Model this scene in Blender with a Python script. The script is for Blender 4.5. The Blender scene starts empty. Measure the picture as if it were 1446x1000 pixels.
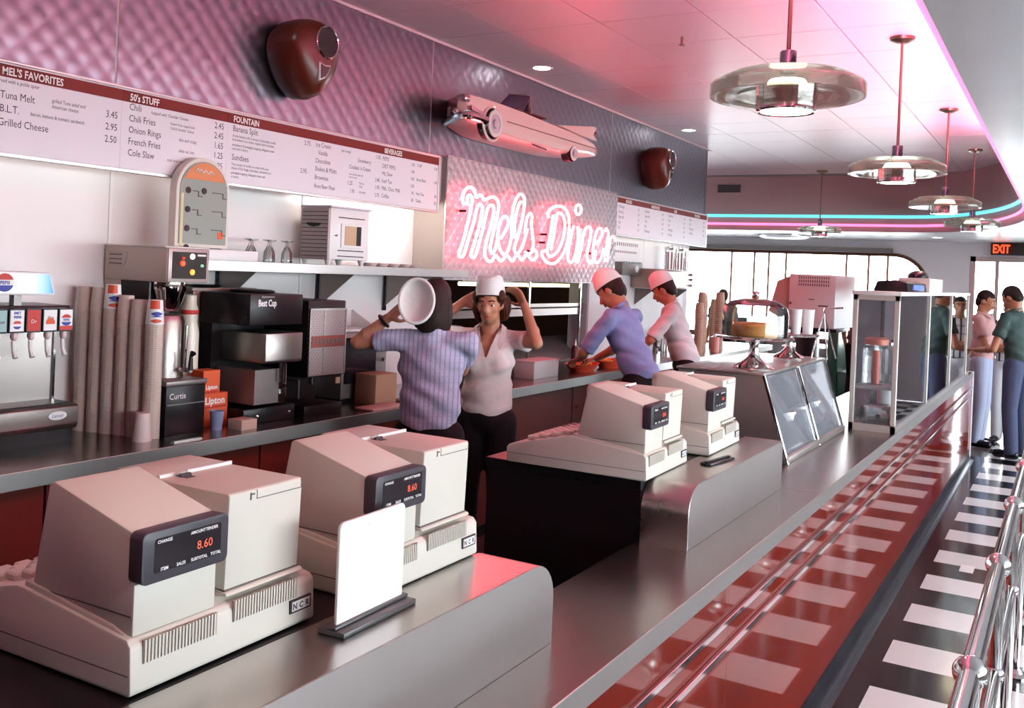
import bpy, bmesh, math, random
from math import sin, cos, pi, radians as RAD
from mathutils import Vector, Matrix
random.seed(7)
scene = bpy.context.scene
COL = scene.collection

# ------------------------------------------------------------------ camera
YAW, PITCH, ROLL, CAMH, FPX = 0.5296, 0.00386, 0.04278, 1.654, 1346.3
def cam_axes():
    F = Vector((-sin(YAW), cos(YAW), 0)); R = Vector((cos(YAW), sin(YAW), 0)); U = Vector((0, 0, 1))
    f2 = F * cos(PITCH) - U * sin(PITCH); u2 = F * sin(PITCH) + U * cos(PITCH)
    r3 = R * cos(ROLL) + u2 * sin(ROLL); u3 = u2 * cos(ROLL) - R * sin(ROLL)
    return r3, u3, f2
r3, u3, f2 = cam_axes()
cd = bpy.data.cameras.new('camera'); cam = bpy.data.objects.new('camera', cd); COL.objects.link(cam)
cd.sensor_width = 36; cd.lens = 36 * FPX / 1446; cd.shift_y = -(500 - 387.68) / 1446; cd.clip_start = 0.02; cd.clip_end = 200
cam.matrix_world = Matrix(((r3.x, u3.x, -f2.x, 0), (r3.y, u3.y, -f2.y, 0), (r3.z, u3.z, -f2.z, CAMH), (0, 0, 0, 1)))
scene.camera = cam

# ------------------------------------------------------------------ world, view
w = bpy.data.worlds.new('sky'); scene.world = w; w.use_nodes = True
bg = w.node_tree.nodes['Background']; bg.inputs[0].default_value = (0.86, 0.93, 1.0, 1); bg.inputs[1].default_value = 20.0
vs = scene.view_settings; vs.view_transform = 'Standard'; vs.look = 'None'; vs.gamma = 1; vs.exposure = 0.15; vs.use_curve_mapping = False
try:
    scene.cycles.max_bounces = 8; scene.cycles.diffuse_bounces = 4; scene.cycles.glossy_bounces = 4
    scene.cycles.transparent_max_bounces = 12; scene.cycles.caustics_reflective = False; scene.cycles.caustics_refractive = False
    scene.cycles.sample_clamp_indirect = 6
except Exception: pass
def area(name, loc, rot, sx, sy, power=0, col=(1, 1, 1), portal=False, spread=None):
    l = bpy.data.lights.new(name, 'AREA'); l.shape = 'RECTANGLE'; l.size = sx; l.size_y = sy; l.energy = power; l.color = col
    if portal: l.cycles.is_portal = True
    if spread: l.spread = spread
    o = bpy.data.objects.new(name, l); COL.objects.link(o); o.location = loc; o.rotation_euler = rot
    return o
area('daylight_portal', (3.45, 6.2, 1.5), (0, pi/2, 0), 1.5, 11.8, portal=True)
area('daylight_portal', (-4.8, 14.97, 1.45), (-pi/2, 0, 0), 6.2, 1.4, portal=True)
area('daylight_portal', (-0.68, 14.97, 1.08), (-pi/2, 0, 0), 1.2, 2.1, portal=True)

# ------------------------------------------------------------------ materials
def nodes(m): m.use_nodes = True; return m.node_tree.nodes, m.node_tree.links, m.node_tree.nodes['Principled BSDF']
def mat(name, col, rough=.5, metal=0, spec=.5, coat=0, var=0, vscale=8, bump=0, bscale=200, stretch=None, rvar=0, trans=0, sheen=0):
    m = bpy.data.materials.new(name); N, L, p = nodes(m)
    p.inputs['Base Color'].default_value = (*col, 1); p.inputs['Roughness'].default_value = rough; p.inputs['Metallic'].default_value = metal
    p.inputs['Specular IOR Level'].default_value = spec; p.inputs['Coat Weight'].default_value = coat; p.inputs['Coat Roughness'].default_value = .03
    if trans: p.inputs['Transmission Weight'].default_value = trans
    if sheen: p.inputs['Sheen Weight'].default_value = sheen
    if var or bump or rvar:
        tc = N.new('ShaderNodeTexCoord'); mp = N.new('ShaderNodeMapping'); L.new(tc.outputs['Object'], mp.inputs[0])
        if stretch: mp.inputs['Scale'].default_value = stretch
    if var or rvar:
        n = N.new('ShaderNodeTexNoise'); n.inputs['Scale'].default_value = vscale; n.inputs['Detail'].default_value = 5; L.new(mp.outputs[0], n.inputs['Vector'])
    if var:
        mx = N.new('ShaderNodeMix'); mx.data_type = 'RGBA'
        mx.inputs[6].default_value = tuple(c * (1 - var) for c in col) + (1,); mx.inputs[7].default_value = tuple(min(1, c * (1 + var)) for c in col) + (1,)
        L.new(n.outputs[0], mx.inputs[0]); L.new(mx.outputs[2], p.inputs['Base Color'])
    if rvar:
        mr = N.new('ShaderNodeMapRange'); mr.inputs[3].default_value = max(0, rough - rvar); mr.inputs[4].default_value = rough + rvar
        L.new(n.outputs[0], mr.inputs[0]); L.new(mr.outputs[0], p.inputs['Roughness'])
    if bump:
        b = N.new('ShaderNodeTexNoise'); b.inputs['Scale'].default_value = bscale; b.inputs['Detail'].default_value = 3; L.new(mp.outputs[0], b.inputs['Vector'])
        bp = N.new('ShaderNodeBump'); bp.inputs['Strength'].default_value = bump; bp.inputs['Distance'].default_value = .01
        L.new(b.outputs[0], bp.inputs['Height']); L.new(bp.outputs[0], p.inputs['Normal'])
    return m
def emit(name, col, s):
    m = bpy.data.materials.new(name); N, L, p = nodes(m)
    p.inputs['Base Color'].default_value = (*col, 1); p.inputs['Emission Color'].default_value = (*col, 1); p.inputs['Emission Strength'].default_value = s
    return m
def glassmat(name, tint=(1, 1, 1), gl=1.0, rough=.02, ior=1.45):
    m = bpy.data.materials.new(name); m.use_nodes = True; N, L = m.node_tree.nodes, m.node_tree.links
    N.remove(N['Principled BSDF']); out = N['Material Output']
    t = N.new('ShaderNodeBsdfTransparent'); t.inputs[0].default_value = (*tint, 1)
    g = N.new('ShaderNodeBsdfGlossy'); g.inputs['Roughness'].default_value = rough
    fr = N.new('ShaderNodeFresnel'); fr.inputs[0].default_value = ior
    mu = N.new('ShaderNodeMath'); mu.operation = 'MULTIPLY'; mu.inputs[1].default_value = gl; L.new(fr.outputs[0], mu.inputs[0])
    mx = N.new('ShaderNodeMixShader'); L.new(mu.outputs[0], mx.inputs[0]); L.new(t.outputs[0], mx.inputs[1]); L.new(g.outputs[0], mx.inputs[2])
    L.new(mx.outputs[0], out.inputs[0]); return m

STEEL = mat('brushed steel', (.56, .51, .48), .28, 1, var=.10, vscale=3, rvar=.06, bump=.03, bscale=60, stretch=(1, .08, 1))
DSTEEL = mat('dull appliance steel', (.30, .27, .25), .34, 1, var=.1, vscale=4)
STEELX = mat('satin steel', (.55, .53, .51), .34, 1, var=.08, vscale=4)
QUILT = mat('quilted steel', (.24, .24, .285), .36, 1, var=.08, vscale=1.5)
QUILT2 = mat('quilted sign steel', (.36, .31, .33), .50, .85, var=.08, vscale=1.5)
CTOP = mat('darkened counter steel', (.40, .345, .325), .24, 1, var=.12, vscale=3, rvar=.06, bump=.03, bscale=60, stretch=(1, .08, 1))  # steel darkened, dark reflections on the counters put into its colour
CHROME = mat('chrome', (.78, .77, .76), .07, 1)
ALU = mat('aluminium', (.62, .60, .58), .35, 1)
BEIGE = mat('beige plastic', (.60, .56, .49), .5, var=.03, vscale=3, bump=.05, bscale=900)
BEIGED = mat('beige plastic shadow gap', (.10, .09, .08), .6)
CHAR = mat('charcoal plastic', (.035, .036, .045), .42, bump=.05, bscale=600)
SCREEN = mat('dark display window', (.012, .010, .014), .12)
BLACK = mat('black laminate', (.006, .005, .006), .32, spec=.25)
BLACKR = mat('black rubber', (.008, .008, .013), .24, spec=.35)
RED = mat('red lacquer', (.19, .012, .004), .05, spec=.45, var=.06, vscale=1.0)
DRED = mat('dark red laminate', (.09, .011, .006), .5, spec=.15)
WHITEP = mat('white panel', (.78, .74, .72), .42, var=.02, vscale=1)
WHITE = mat('white plastic', (.80, .79, .77), .4)
PAPER = mat('paper', (.82, .80, .78), .8)
MENU = mat('menu board white', (.80, .76, .79), .35)
MENUR = mat('menu header red', (.14, .013, .008), .5, spec=.2)
INK = mat('dark ink', (.035, .02, .025), .7)
WINK = mat('white lettering', (.85, .83, .80), .6)
REDINK = mat('red lettering', (.5, .04, .03), .6)
BLUEINK = mat('blue lettering', (.02, .05, .30), .6)
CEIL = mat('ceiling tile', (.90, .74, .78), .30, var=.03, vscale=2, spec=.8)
CEILG = mat('ceiling groove', (.30, .26, .27), .6)
LOWC = mat('lower ceiling paint', (.90, .90, .94), .20, spec=.9, var=.02, vscale=2, rvar=.06)
WALLW = mat('painted wall', (.66, .62, .64), .6, var=.03, vscale=2)
TILEW = mat('white floor tile', (.78, .77, .76), .15, spec=.4, var=.06, vscale=6, rvar=.04)
TILEK = mat('black floor tile', (.008, .008, .010), .13, spec=.35, var=.3, vscale=6, rvar=.04)
SERVF = mat('service floor', (.05, .022, .018), .45, var=.2, vscale=5)
GLASS = glassmat('clear glass', (.97, .98, .98))
GLASSD = glassmat('display glass', (.97, .98, .99), 1.2)
SHEENGLASS = glassmat('sheen painted glass', (.97, .98, .99), 1.2, .05)
_n = SHEENGLASS.node_tree.nodes; _l = SHEENGLASS.node_tree.links
_d = _n.new('ShaderNodeBsdfDiffuse'); _d.inputs[0].default_value = (.70, .70, .78, 1); _m = _n.new('ShaderNodeMixShader'); _m.inputs[0].default_value = .09  # pale lavender diffuse paints a reflected daylight sheen onto the panes
_o = _n['Material Output'].inputs[0].links[0].from_socket; _l.new(_o, _m.inputs[1]); _l.new(_d.outputs[0], _m.inputs[2]); _l.new(_m.outputs[0], _n['Material Output'].inputs[0])
GLASSP = glassmat('pressed glass', (.96, .98, .97), .8, .04, 1.45)
BROWN = mat('brown glossy shell', (.085, .020, .010), .28, spec=.4)
PINKP = mat('pink car paint', (.86, .58, .54), .25, coat=.4)
ORANGE = mat('orange card', (.70, .10, .02), .6)
CARDB = mat('cardboard', (.42, .26, .16), .75, var=.1)
GREYM = mat('grey metal', (.20, .18, .17), .4, .6)

# ------------------------------------------------------------------ mesh helpers
ORI = {}
_txt = {}
class MB:
    def __init__(s): s.v = []; s.f = []
    def add(s, vs, fs):
        o = len(s.v); s.v += [tuple(p) for p in vs]; s.f += [tuple(i + o for i in f) for f in fs]; return s
    def box(s, x0, y0, z0, x1, y1, z1):
        x0, x1 = min(x0, x1), max(x0, x1); y0, y1 = min(y0, y1), max(y0, y1); z0, z1 = min(z0, z1), max(z0, z1)
        return s.add([(x0,y0,z0),(x1,y0,z0),(x1,y1,z0),(x0,y1,z0),(x0,y0,z1),(x1,y0,z1),(x1,y1,z1),(x0,y1,z1)],
                     [(0,3,2,1),(4,5,6,7),(0,1,5,4),(1,2,6,5),(2,3,7,6),(3,0,4,7)])
    def prism(s, poly, ax, a, b):                     # poly in the two other axes (in xyz order), extruded along ax
        def P(q, t): return {'x': (t, q[0], q[1]), 'y': (q[0], t, q[1]), 'z': (q[0], q[1], t)}[ax]
        n = len(poly); vs = [P(q, a) for q in poly] + [P(q, b) for q in poly]
        return s.add(vs, [tuple(range(n))[::-1], tuple(range(n, 2*n))] + [(i, (i+1) % n, n+(i+1) % n, n+i) for i in range(n)])
    def cyl(s, p0, p1, r0, r1=None, n=14, cap=True):
        r1 = r0 if r1 is None else r1
        p0 = Vector(p0); p1 = Vector(p1); d = (p1-p0).normalized()
        a = d.orthogonal().normalized(); b = d.cross(a)
        vs = [p0 + (a*cos(2*pi*i/n)+b*sin(2*pi*i/n))*r0 for i in range(n)] + [p1 + (a*cos(2*pi*i/n)+b*sin(2*pi*i/n))*r1 for i in range(n)]
        fs = [(i, (i+1) % n, n+(i+1) % n, n+i) for i in range(n)]
        if cap: fs += [tuple(range(n))[::-1], tuple(range(n, 2*n))]
        return s.add(vs, fs)
    def lathe(s, c, prof, n=24, axis='z', closed=False):
        vs = []; fs = []; m = len(prof)
        for (r, h) in prof:
            for i in range(n):
                a = 2*pi*i/n
                p = (r*cos(a), r*sin(a), h) if axis == 'z' else ((h, r*cos(a), r*sin(a)) if axis == 'x' else (r*sin(a), h, r*cos(a)))
                vs.append((c[0]+p[0], c[1]+p[1], c[2]+p[2]))
        for j in range(m-1 if not closed else m):
            k = (j+1) % m
            for i in range(n): fs.append((j*n+i, j*n+(i+1) % n, k*n+(i+1) % n, k*n+i))
        if not closed:
            if prof[0][0] > 1e-6: fs.append(tuple(range(n))[::-1])
            if prof[-1][0] > 1e-6: fs.append(tuple((m-1)*n+i for i in range(n)))
        return s.add(vs, fs)
    def ell(s, c, r, n=16, m=10, M=None):
        r = (r, r, r) if not hasattr(r, '__len__') else r
        vs = []; fs = []
        pts = [(0, 0, -1)] + [(sin(pi*j/m)*cos(2*pi*i/n), sin(pi*j/m)*sin(2*pi*i/n), -cos(pi*j/m)) for j in range(1, m) for i in range(n)] + [(0, 0, 1)]
        for p in pts:
            q = Vector((p[0]*r[0], p[1]*r[1], p[2]*r[2]))
            if M is not None: q = M @ q
            vs.append(Vector(c)+q)
        for i in range(n): fs.append((0, 1+(i+1) % n, 1+i))
        for j in range(m-2):
            for i in range(n): fs.append((1+j*n+i, 1+j*n+(i+1) % n, 1+(j+1)*n+(i+1) % n, 1+(j+1)*n+i))
        L = len(pts)-1; b = 1+(m-2)*n
        for i in range(n): fs.append((b+i, b+(i+1) % n, L))
        return s.add(vs, fs)
    def tube(s, path, r, n=8, closed=False):
        P = [Vector(p) for p in path]; m = len(P); vs = []; fs = []; a = None
        for i in range(m):
            if closed: d = P[(i+1) % m]-P[i-1]
            else: d = P[min(i+1, m-1)]-P[max(i-1, 0)]
            d.normalize()
            if a is None: a = d.orthogonal().normalized()
            else:
                a = a - d*a.dot(d)
                if a.length < 1e-6: a = d.orthogonal()
                a.normalize()
            b = d.cross(a); rr = r[i] if hasattr(r, '__len__') else r
            for k in range(n): vs.append(P[i]+(a*cos(2*pi*k/n)+b*sin(2*pi*k/n))*rr)
        for i in range(m if closed else m-1):
            j = (i+1) % m
            for k in range(n): fs.append((i*n+k, i*n+(k+1) % n, j*n+(k+1) % n, j*n+k))
        if not closed: fs += [tuple(range(n))[::-1], tuple((m-1)*n+k for k in range(n))]
        return s.add(vs, fs)
    def text(s, body, o, u, v, size, align='L', sx=1.0, bold=0):
        key = (body, bold)
        if key not in _txt:
            cu = bpy.data.curves.new('t', 'FONT'); cu.body = body; cu.size = 1; cu.offset = bold; cu.resolution_u = 2
            ob = bpy.data.objects.new('t', cu); me = ob.to_mesh()
            _txt[key] = ([tuple(q.co) for q in me.vertices], [tuple(q.vertices) for q in me.polygons])
            ob.to_mesh_clear(); bpy.data.objects.remove(ob); bpy.data.curves.remove(cu)
        vs, fs = _txt[key]
        if not vs: return s
        xs = [q[0] for q in vs]; w0, w1 = min(xs), max(xs)
        sh = {'L': 0, 'R': -w1, 'C': -(w0+w1)/2}[align]
        o = Vector(o); u = Vector(u); v = Vector(v)
        return s.add([o + u*((q[0]+sh)*size*sx) + v*(q[1]*size) for q in vs], fs)
    def build(s, name, m, parent=None, bevel=0, seg=2, smooth=32, fixn=True):
        me = bpy.data.meshes.new(name); off = ORI.get(parent.name, Vector((0,0,0))) if parent else Vector((0,0,0))
        me.from_pydata([tuple(Vector(p)-off) for p in s.v], [], s.f)
        bm = bmesh.new(); bm.from_mesh(me)
        if fixn: bmesh.ops.recalc_face_normals(bm, faces=bm.faces)
        if bevel:
            es = [e for e in bm.edges if len(e.link_faces) == 2 and e.calc_face_angle(0) > .3]
            bmesh.ops.bevel(bm, geom=es, offset=bevel, segments=seg, affect='EDGES', profile=.5, clamp_overlap=True)
        bm.to_mesh(me); bm.free(); me.materials.append(m)
        if smooth: me.shade_smooth(); me.set_sharp_from_angle(angle=RAD(smooth))
        o = bpy.data.objects.new(name, me); COL.objects.link(o)
        if parent: o.parent = parent; ORI[o.name] = off
        else: ORI[o.name] = Vector((0,0,0))
        if 'lettering' in name or name in ('captions', 'faint_print', 'grille', 'clips', 'standoffs', 'feet', 'score_line', 'steel_trim', 'panel_line', 'latch_mark', 'tear_bar'): o['kind'] = 'stuff'
        return o
def tag(o, label=None, cat=None, group=None, kind=None):
    if label: o['label'] = label
    if cat: o['category'] = cat
    if group: o['group'] = group
    if kind: o['kind'] = kind
    return o
def thing(name, label, cat, loc=(0,0,0), rotz=0, group=None, local=False):
    o = bpy.data.objects.new(name, None); COL.objects.link(o); o.empty_display_size = .1
    o.location = loc; o.rotation_euler = (0, 0, rotz); tag(o, label, cat, group)
    ORI[o.name] = Vector((0,0,0)) if local else Vector(loc)
    return o
def single(mb, name, m, label, cat, group=None, bevel=0, **k): # a thing that is one mesh, origin at its base
    xs = [p[0] for p in mb.v]; ys = [p[1] for p in mb.v]; zs = [p[2] for p in mb.v]
    c = Vector(((min(xs)+max(xs))/2, (min(ys)+max(ys))/2, min(zs))); mb.v = [tuple(Vector(p)-c) for p in mb.v]
    o = mb.build(name, m, None, bevel, **k); o.location = c; ORI[o.name] = c
    return tag(o, label, cat, group)
def dup(root, loc, rotz=None, label=None, group=None):
    def cp(o, par):
        c = o.copy(); COL.objects.link(c); c.parent = par
        for ch in o.children: cp(ch, c)
        return c
    r = cp(root, None); r.location = loc
    if rotz is not None: r.rotation_euler = (0, 0, rotz)
    if label: r['label'] = label
    if group: r['group'] = group
    ORI[r.name] = Vector(loc)
    return r
def struct(mb, name, m, parent=None, bevel=0, **k):
    o = mb.build(name, m, parent, bevel, **k)
    if not parent: o['kind'] = 'structure'
    return o
def rrect(x0, z0, x1, z1, r, n=4, corners=(1,1,1,1)):   # rounded rectangle, corners bl br tr tl
    P = []
    for (cx, cz, a0, on) in ((x0+r, z0+r, pi, corners[0]), (x1-r, z0+r, 1.5*pi, corners[1]), (x1-r, z1-r, 0, corners[2]), (x0+r, z1-r, .5*pi, corners[3])):
        if on:
            for i in range(n+1): a = a0 + .5*pi*i/n; P.append((cx+r*cos(a), cz+r*sin(a)))
        else: P.append((x0 if cx < (x0+x1)/2 else x1, z0 if cz < (z0+z1)/2 else z1))
    return P
def smoothpath(P, k=4, closed=False):
    P = [Vector(p) for p in P]; n = len(P); out = []
    for i in range(n if closed else n-1):
        p0 = P[i-1] if (i > 0 or closed) else P[0]; p1 = P[i]; p2 = P[(i+1) % n]; p3 = P[(i+2) % n] if (closed or i+2 < n) else P[-1]
        for j in range(k):
            t = j/k
            out.append(.5*((2*p1)+(p2-p0)*t+(2*p0-5*p1+4*p2-p3)*t*t+(3*p1-p0-3*p2+p3)*t**3))
    if not closed: out.append(P[-1])
    return out

# ------------------------------------------------------------------ room shell
ZC = 3.05; ZL = 2.34; XF = -.33           # raised ceiling, lower ceiling, right soffit face
# floors: checkerboard on the customer side, quarry-red on the service side
def checker_mat():
    m = mat('checkered floor', (.5, .5, .5), .22); N, L, p = nodes(m)
    tc = N.new('ShaderNodeTexCoord'); mp = N.new('ShaderNodeMapping'); ck = N.new('ShaderNodeTexChecker')
    mp.inputs['Location'].default_value = (.652/.3048+.0001, -4.19/.3048, .5); mp.inputs['Scale'].default_value = (1/.3048,)*3
    ck.inputs['Scale'].default_value = 1; ck.inputs[1].default_value = (.012, .012, .014, 1); ck.inputs[2].default_value = (.78, .77, .76, 1)
    L.new(tc.outputs['Object'], mp.inputs[0]); L.new(mp.outputs[0], ck.inputs[0]); L.new(ck.outputs[0], p.inputs['Base Color']); return m
T = .3048; FX0 = -.652; FY0 = 4.19      # checker origin: tile rows along Y
floor = struct(MB().box(-.652, -3, -.1, 3.5, 15, -.003), 'floor', checker_mat(), smooth=0)
struct(MB().box(-.86, -3, -.1, -.652, 10.6, -.001), 'floor_border', TILEK, smooth=0)
struct(MB().box(-8, -3, -.1, -.86, 10.6, -.002).box(-8, 10.6, -.1, -.652, 15, -.002), 'floor_service', SERVF, smooth=0)
tile = None
for i in range(7):
    for j in range(-3, 30):
        x = FX0+i*T; y = FY0+j*T
        if y > 12.9: continue
        wht = (i+j) % 2 == 1
        key = 'w' if wht else 'k'
        if not isinstance(tile, dict): tile = {}
        if key not in tile:
            o = MB().box(0.0006, 0.0006, -.003, T-.0006, T-.0006, 0).build('floor_tile', TILEW if wht else TILEK, floor, smooth=0); tile[key] = o
        else:
            o = tile[key].copy(); COL.objects.link(o)
        o.location = (x, y, 0)
# raised ceiling with tiles
ceil = struct(MB().box(-3.62, -3, ZC+.010, -.2, 10.0, ZC+.12).box(-8, 10.0, ZC+.010, -.2, 12.9, ZC+.12), 'ceiling', CEILG, smooth=0)
XL = [-3.415, -2.889, -2.306, -1.723, -1.14, -.557, XF]
rows = [(-3.41+.585*k) for k in range(0, 28)]
tm = {}
for j in range(len(rows)-1):
    for i in range(6):
        key = i; y0 = rows[j]; 
        if y0 < 1.2:
            continue
        dx = XL[i+1]-XL[i]
        if key not in tm:
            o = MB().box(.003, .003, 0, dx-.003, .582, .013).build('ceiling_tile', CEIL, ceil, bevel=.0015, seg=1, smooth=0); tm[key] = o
        else: o = tm[key].copy(); COL.objects.link(o)
        o.location = (XL[i], y0, ZC+random.uniform(-.0008, .0008))
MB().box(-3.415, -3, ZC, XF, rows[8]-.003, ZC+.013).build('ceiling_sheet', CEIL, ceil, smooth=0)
for k, x in enumerate([-3.415-.583*i for i in range(1, 8)]):    # left bay beyond the end of the quilted wall
    for j in range(23, 27):
        if k > 3: continue
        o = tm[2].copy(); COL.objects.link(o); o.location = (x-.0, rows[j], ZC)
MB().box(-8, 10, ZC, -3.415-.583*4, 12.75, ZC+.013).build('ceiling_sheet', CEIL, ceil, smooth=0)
# lowered ceiling round the tray with a rounded corner
ARC = [(-1.79+(XF+1.79)*sin(.5*pi*i/16), 9.2+3.5*cos(.5*pi*i/16)) for i in range(17)]
m = MB()
path = [(-8, 12.7)] + ARC + [(XF, -3)]
for (a, b) in zip(path, path[1:]):
    m.add([(a[0], a[1], ZL), (b[0], b[1], ZL), (b[0], b[1], ZC+.1), (a[0], a[1], ZC+.1)], [(0, 1, 2, 3)])
struct(m, 'soffit_face', mat('soffit paint', (.46, .28, .28), .55), smooth=50)
m = MB()
for (a, b) in zip(path[1:], path[2:]):
    m.add([(a[0], a[1], ZL), (3.5, a[1], ZL), (3.5, b[1], ZL), (b[0], b[1], ZL)], [(0, 1, 2, 3)])
    m.add([(a[0], a[1], ZL+.1), (3.5, a[1], ZL+.1), (3.5, b[1], ZL+.1), (b[0], b[1], ZL+.1)], [(3, 2, 1, 0)])
m.box(-8, 12.703, ZL, 3.5, 15, ZL+.1)
struct(m, 'ceiling_lower', LOWC, smooth=0, fixn=False)
# walls
struct(MB().box(-3.80, -3, 0, -3.62, 5.13, ZC), 'wall_left', WALLW, smooth=0)
struct(MB().box(-3.80, 7.50, 0, -3.62, 9.85, ZC), 'wall_left_far', WALLW, smooth=0)
struct(MB().box(-3.80, 5.13, 0, -3.62, 7.50, .90).box(-3.80, 5.13, 1.58, -3.62, 7.5, ZC), 'wall_pass_through', WALLW, smooth=0)
struct(MB().box(-8, -3.2, 0, 3.7, -3, ZC), 'wall_back', mat('dark wood wall', (.10, .045, .025), .5, var=.2, vscale=3, stretch=(1, 1, 6)), smooth=0)
struct(MB().box(-8, 9.85, 0, -3.62, 10.0, ZC), 'wall_kitchen', WALLW, smooth=0)
struct(MB().box(-8.2, 10, 0, -8, 15, ZC), 'wall_dining', WALLW, smooth=0)
m = MB().box(3.5, -3, 0, 3.7, 15.2, .75).box(3.5, -3, 2.25, 3.7, 15.2, ZC)
m.box(3.5, -3, .75, 3.7, .4, 2.25).box(3.5, 12.0, .75, 3.7, 15.2, 2.25)
struct(m, 'wall_right', WALLW, smooth=0)
wr = struct(MB().box(3.55, .4, .75, 3.62, 12.0, .80).box(3.55, .4, 2.20, 3.62, 12.0, 2.25), 'window_1', ALU, smooth=0)
for k in range(7): MB().box(3.55, .4+1.933*k-.03, .80, 3.62, .4+1.933*k+.03, 2.20).build('mullion', ALU, wr, smooth=0)
for k in range(6): MB().box(3.58, .43+1.933*k, .80, 3.588, .4+1.933*(k+1)-.03, 2.20).build('pane', GLASS, wr, smooth=0)
# far wall: wide window with a rounded corner, and the glass door
WX0, WX1, WZ0, WZ1, WR = -7.8, -1.78, .82, 2.13, .50
DX0, DX1, DZ1 = -1.24, -.06, 2.14
m = MB().box(-8, 15, 0, DX0, 15.18, WZ0).box(-8, 15, WZ1, DX0, 15.18, ZL).box(WX1, 15, WZ0, DX0, 15.18, WZ1).box(-8, 15, WZ0, WX0, 15.18, WZ1)
m.box(DX0, 15, DZ1, DX1, 15.18, ZL).box(DX1, 15, 0, 3.7, 15.18, ZL)
cr = [(WX1-WR+WR*sin(.5*pi*i/10), WZ1-WR+WR*cos(.5*pi*i/10)) for i in range(11)]
m.prism(cr+[(WX1+.001, WZ1+.001)], 'y', 15, 15.18)
struct(m, 'wall_far', mat('pale far wall paint', (.84, .79, .82), .6, var=.03, vscale=2), smooth=0)
win = struct(MB().tube([(WX0, 14.99, WZ1)]+[(x, 14.99, z) for x, z in cr]+[(WX1, 14.99, WZ0)], .028, 8).box(WX0, 14.94, WZ0-.05, WX1+.05, 15.1, WZ0), 'window_2', mat('brown bronze frame', (.16, .06, .035), .4, .4))
FR = mat('rust brown mullion', (.42, .16, .08), .4)
for x in (-4.72, -4.35, -4.12, -3.85, -2.94, -2.62, -2.35, -6.5, -5.6): MB().box(x-.016, 15.04, WZ0, x+.016, 15.10, WZ1-.01 if x < -2.3 else 2.0).build('mullion', FR, win, smooth=0)
MB().prism([(WX0, WZ0)]+[(WX0, WZ1)]+cr+[(WX1, WZ0)], 'y', 15.06, 15.068).build('pane', GLASS, win, smooth=0)
MB().box(WX0, 14.86, WZ1+.02, WX1-.5, 15.0, WZ1+.09).build('blind_box', GREYM, win, smooth=0)
door = struct(MB().box(DX0, 15.02, 0, DX0+.07, 15.12, DZ1).box(DX1-.07, 15.02, 0, DX1, 15.12, DZ1).box(DX0, 15.02, DZ1-.07, DX1, 15.12, DZ1).box(-.92, 15.02, 0, -.87, 15.12, DZ1-.07), 'door_1', ALU, smooth=0)
MB().box(DX0+.07, 15.06, 0, -.92, 15.068, DZ1-.07).box(-.87, 15.06, 0, DX1-.07, 15.068, DZ1-.07).build('pane', GLASS, door, smooth=0)
MB().cyl((-.93, 14.98, .95), (-.93, 14.98, 1.35), .015).build('door_handle', ALU, door)
struct(MB().box(-30, 15.3, -.2, 30, 60, -.02).box(3.8, -30, -.2, 40, 15.3, -.02), 'ground_outside', mat('pale pavement', (.55, .54, .52), .8), smooth=0)
# ------------------------------------------------------------------ front counter
ZT = .856; XC = -.785; YE = 10.35
ct = thing('service_counter', 'long front counter with stainless top and glossy red front panels', 'counter', (-1.2, 5, 0))
MB().box(-1.10, -2.5, ZT-.04, XC-.002, 3.74, ZT).box(-1.62, 3.74, ZT-.04, XC-.002, 5.52, ZT).box(-1.40, 5.52, ZT-.04, XC-.002, YE, ZT).build('counter_top', CTOP, ct, bevel=.003, smooth=0)
MB().box(XC-.004, -2.5, ZT-.052, XC, YE, ZT+.002).build('edge_band', STEELX, ct, bevel=.0015, smooth=0)
for k in range(5):
    y0 = -2.5+2.57*k
    MB().box(XC-.03, y0+.001, .10, XC-.008, min(YE, y0+2.569), ZT-.052).build('front_panel', RED, ct, smooth=0)
for z in (.705, .628): MB().box(XC-.008, -2.5, z-.009, XC+.004, YE, z+.009).build('chrome_strip', CHROME, ct, bevel=.002, smooth=0)
MB().prism([(XC-.03, 0), (XC+.045, 0), (XC+.022, .006), (XC+.006, .02), (XC-.002, .045), (XC-.004, .10), (XC-.03, .10)], 'y', -2.5, YE).build('kick_base', BLACKR, ct, smooth=60)
MB().box(-1.08, -2.5, 0, -1.06, 3.7, ZT-.04).box(-1.62, 3.74, 0, -1.60, 5.52, ZT-.04).box(-1.40, 5.52, 0, -1.38, YE, ZT-.04).box(-1.60, 5.50, 0, -1.40, 5.52, ZT-.04).box(-1.38, YE-.02, 0, XC-.03, YE, ZT-.04).build('back_panel', BLACK, ct, smooth=0)
MB().box(XC-.05, YE, 0, XC+.004, YE+.05, ZT+.002).build('end_post', mat('white end post', (.8, .8, .8), .4), ct, bevel=.003, smooth=0)

# raised steel plinths in front of the registers, one end rounded
def plinth(y0, y1, far, label):
    t = thing('steel_plinth', label, 'plinth', (-1.0, (y0+y1)/2, ZT), group='steel plinths on the front counter')
    r = .085; h = 1.04
    if far: poly = [(y0, ZT), (y1, ZT), (y1, h-r)] + [(y1-r+r*cos(.5*pi*i/8), h-r+r*sin(.5*pi*i/8)) for i in range(1, 9)] + [(y0, h)]
    else: poly = [(y0, ZT), (y1, ZT), (y1, h), (y0+r, h)] + [(y0+r-r*sin(.5*pi*i/8), h-r+r*cos(.5*pi*i/8)) for i in range(1, 9)]
    MB().prism(poly, 'x', -1.085, -.938).build('shell', STEEL, t, smooth=30)
    MB().prism(poly, 'x', -.938, -.935).build('face_plate', STEELX, t, bevel=.001, seg=1, smooth=30)
    return t
plinth(-2.0, 1.833, True, 'stainless plinth with rounded far end in front of the two nearest registers')
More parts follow.
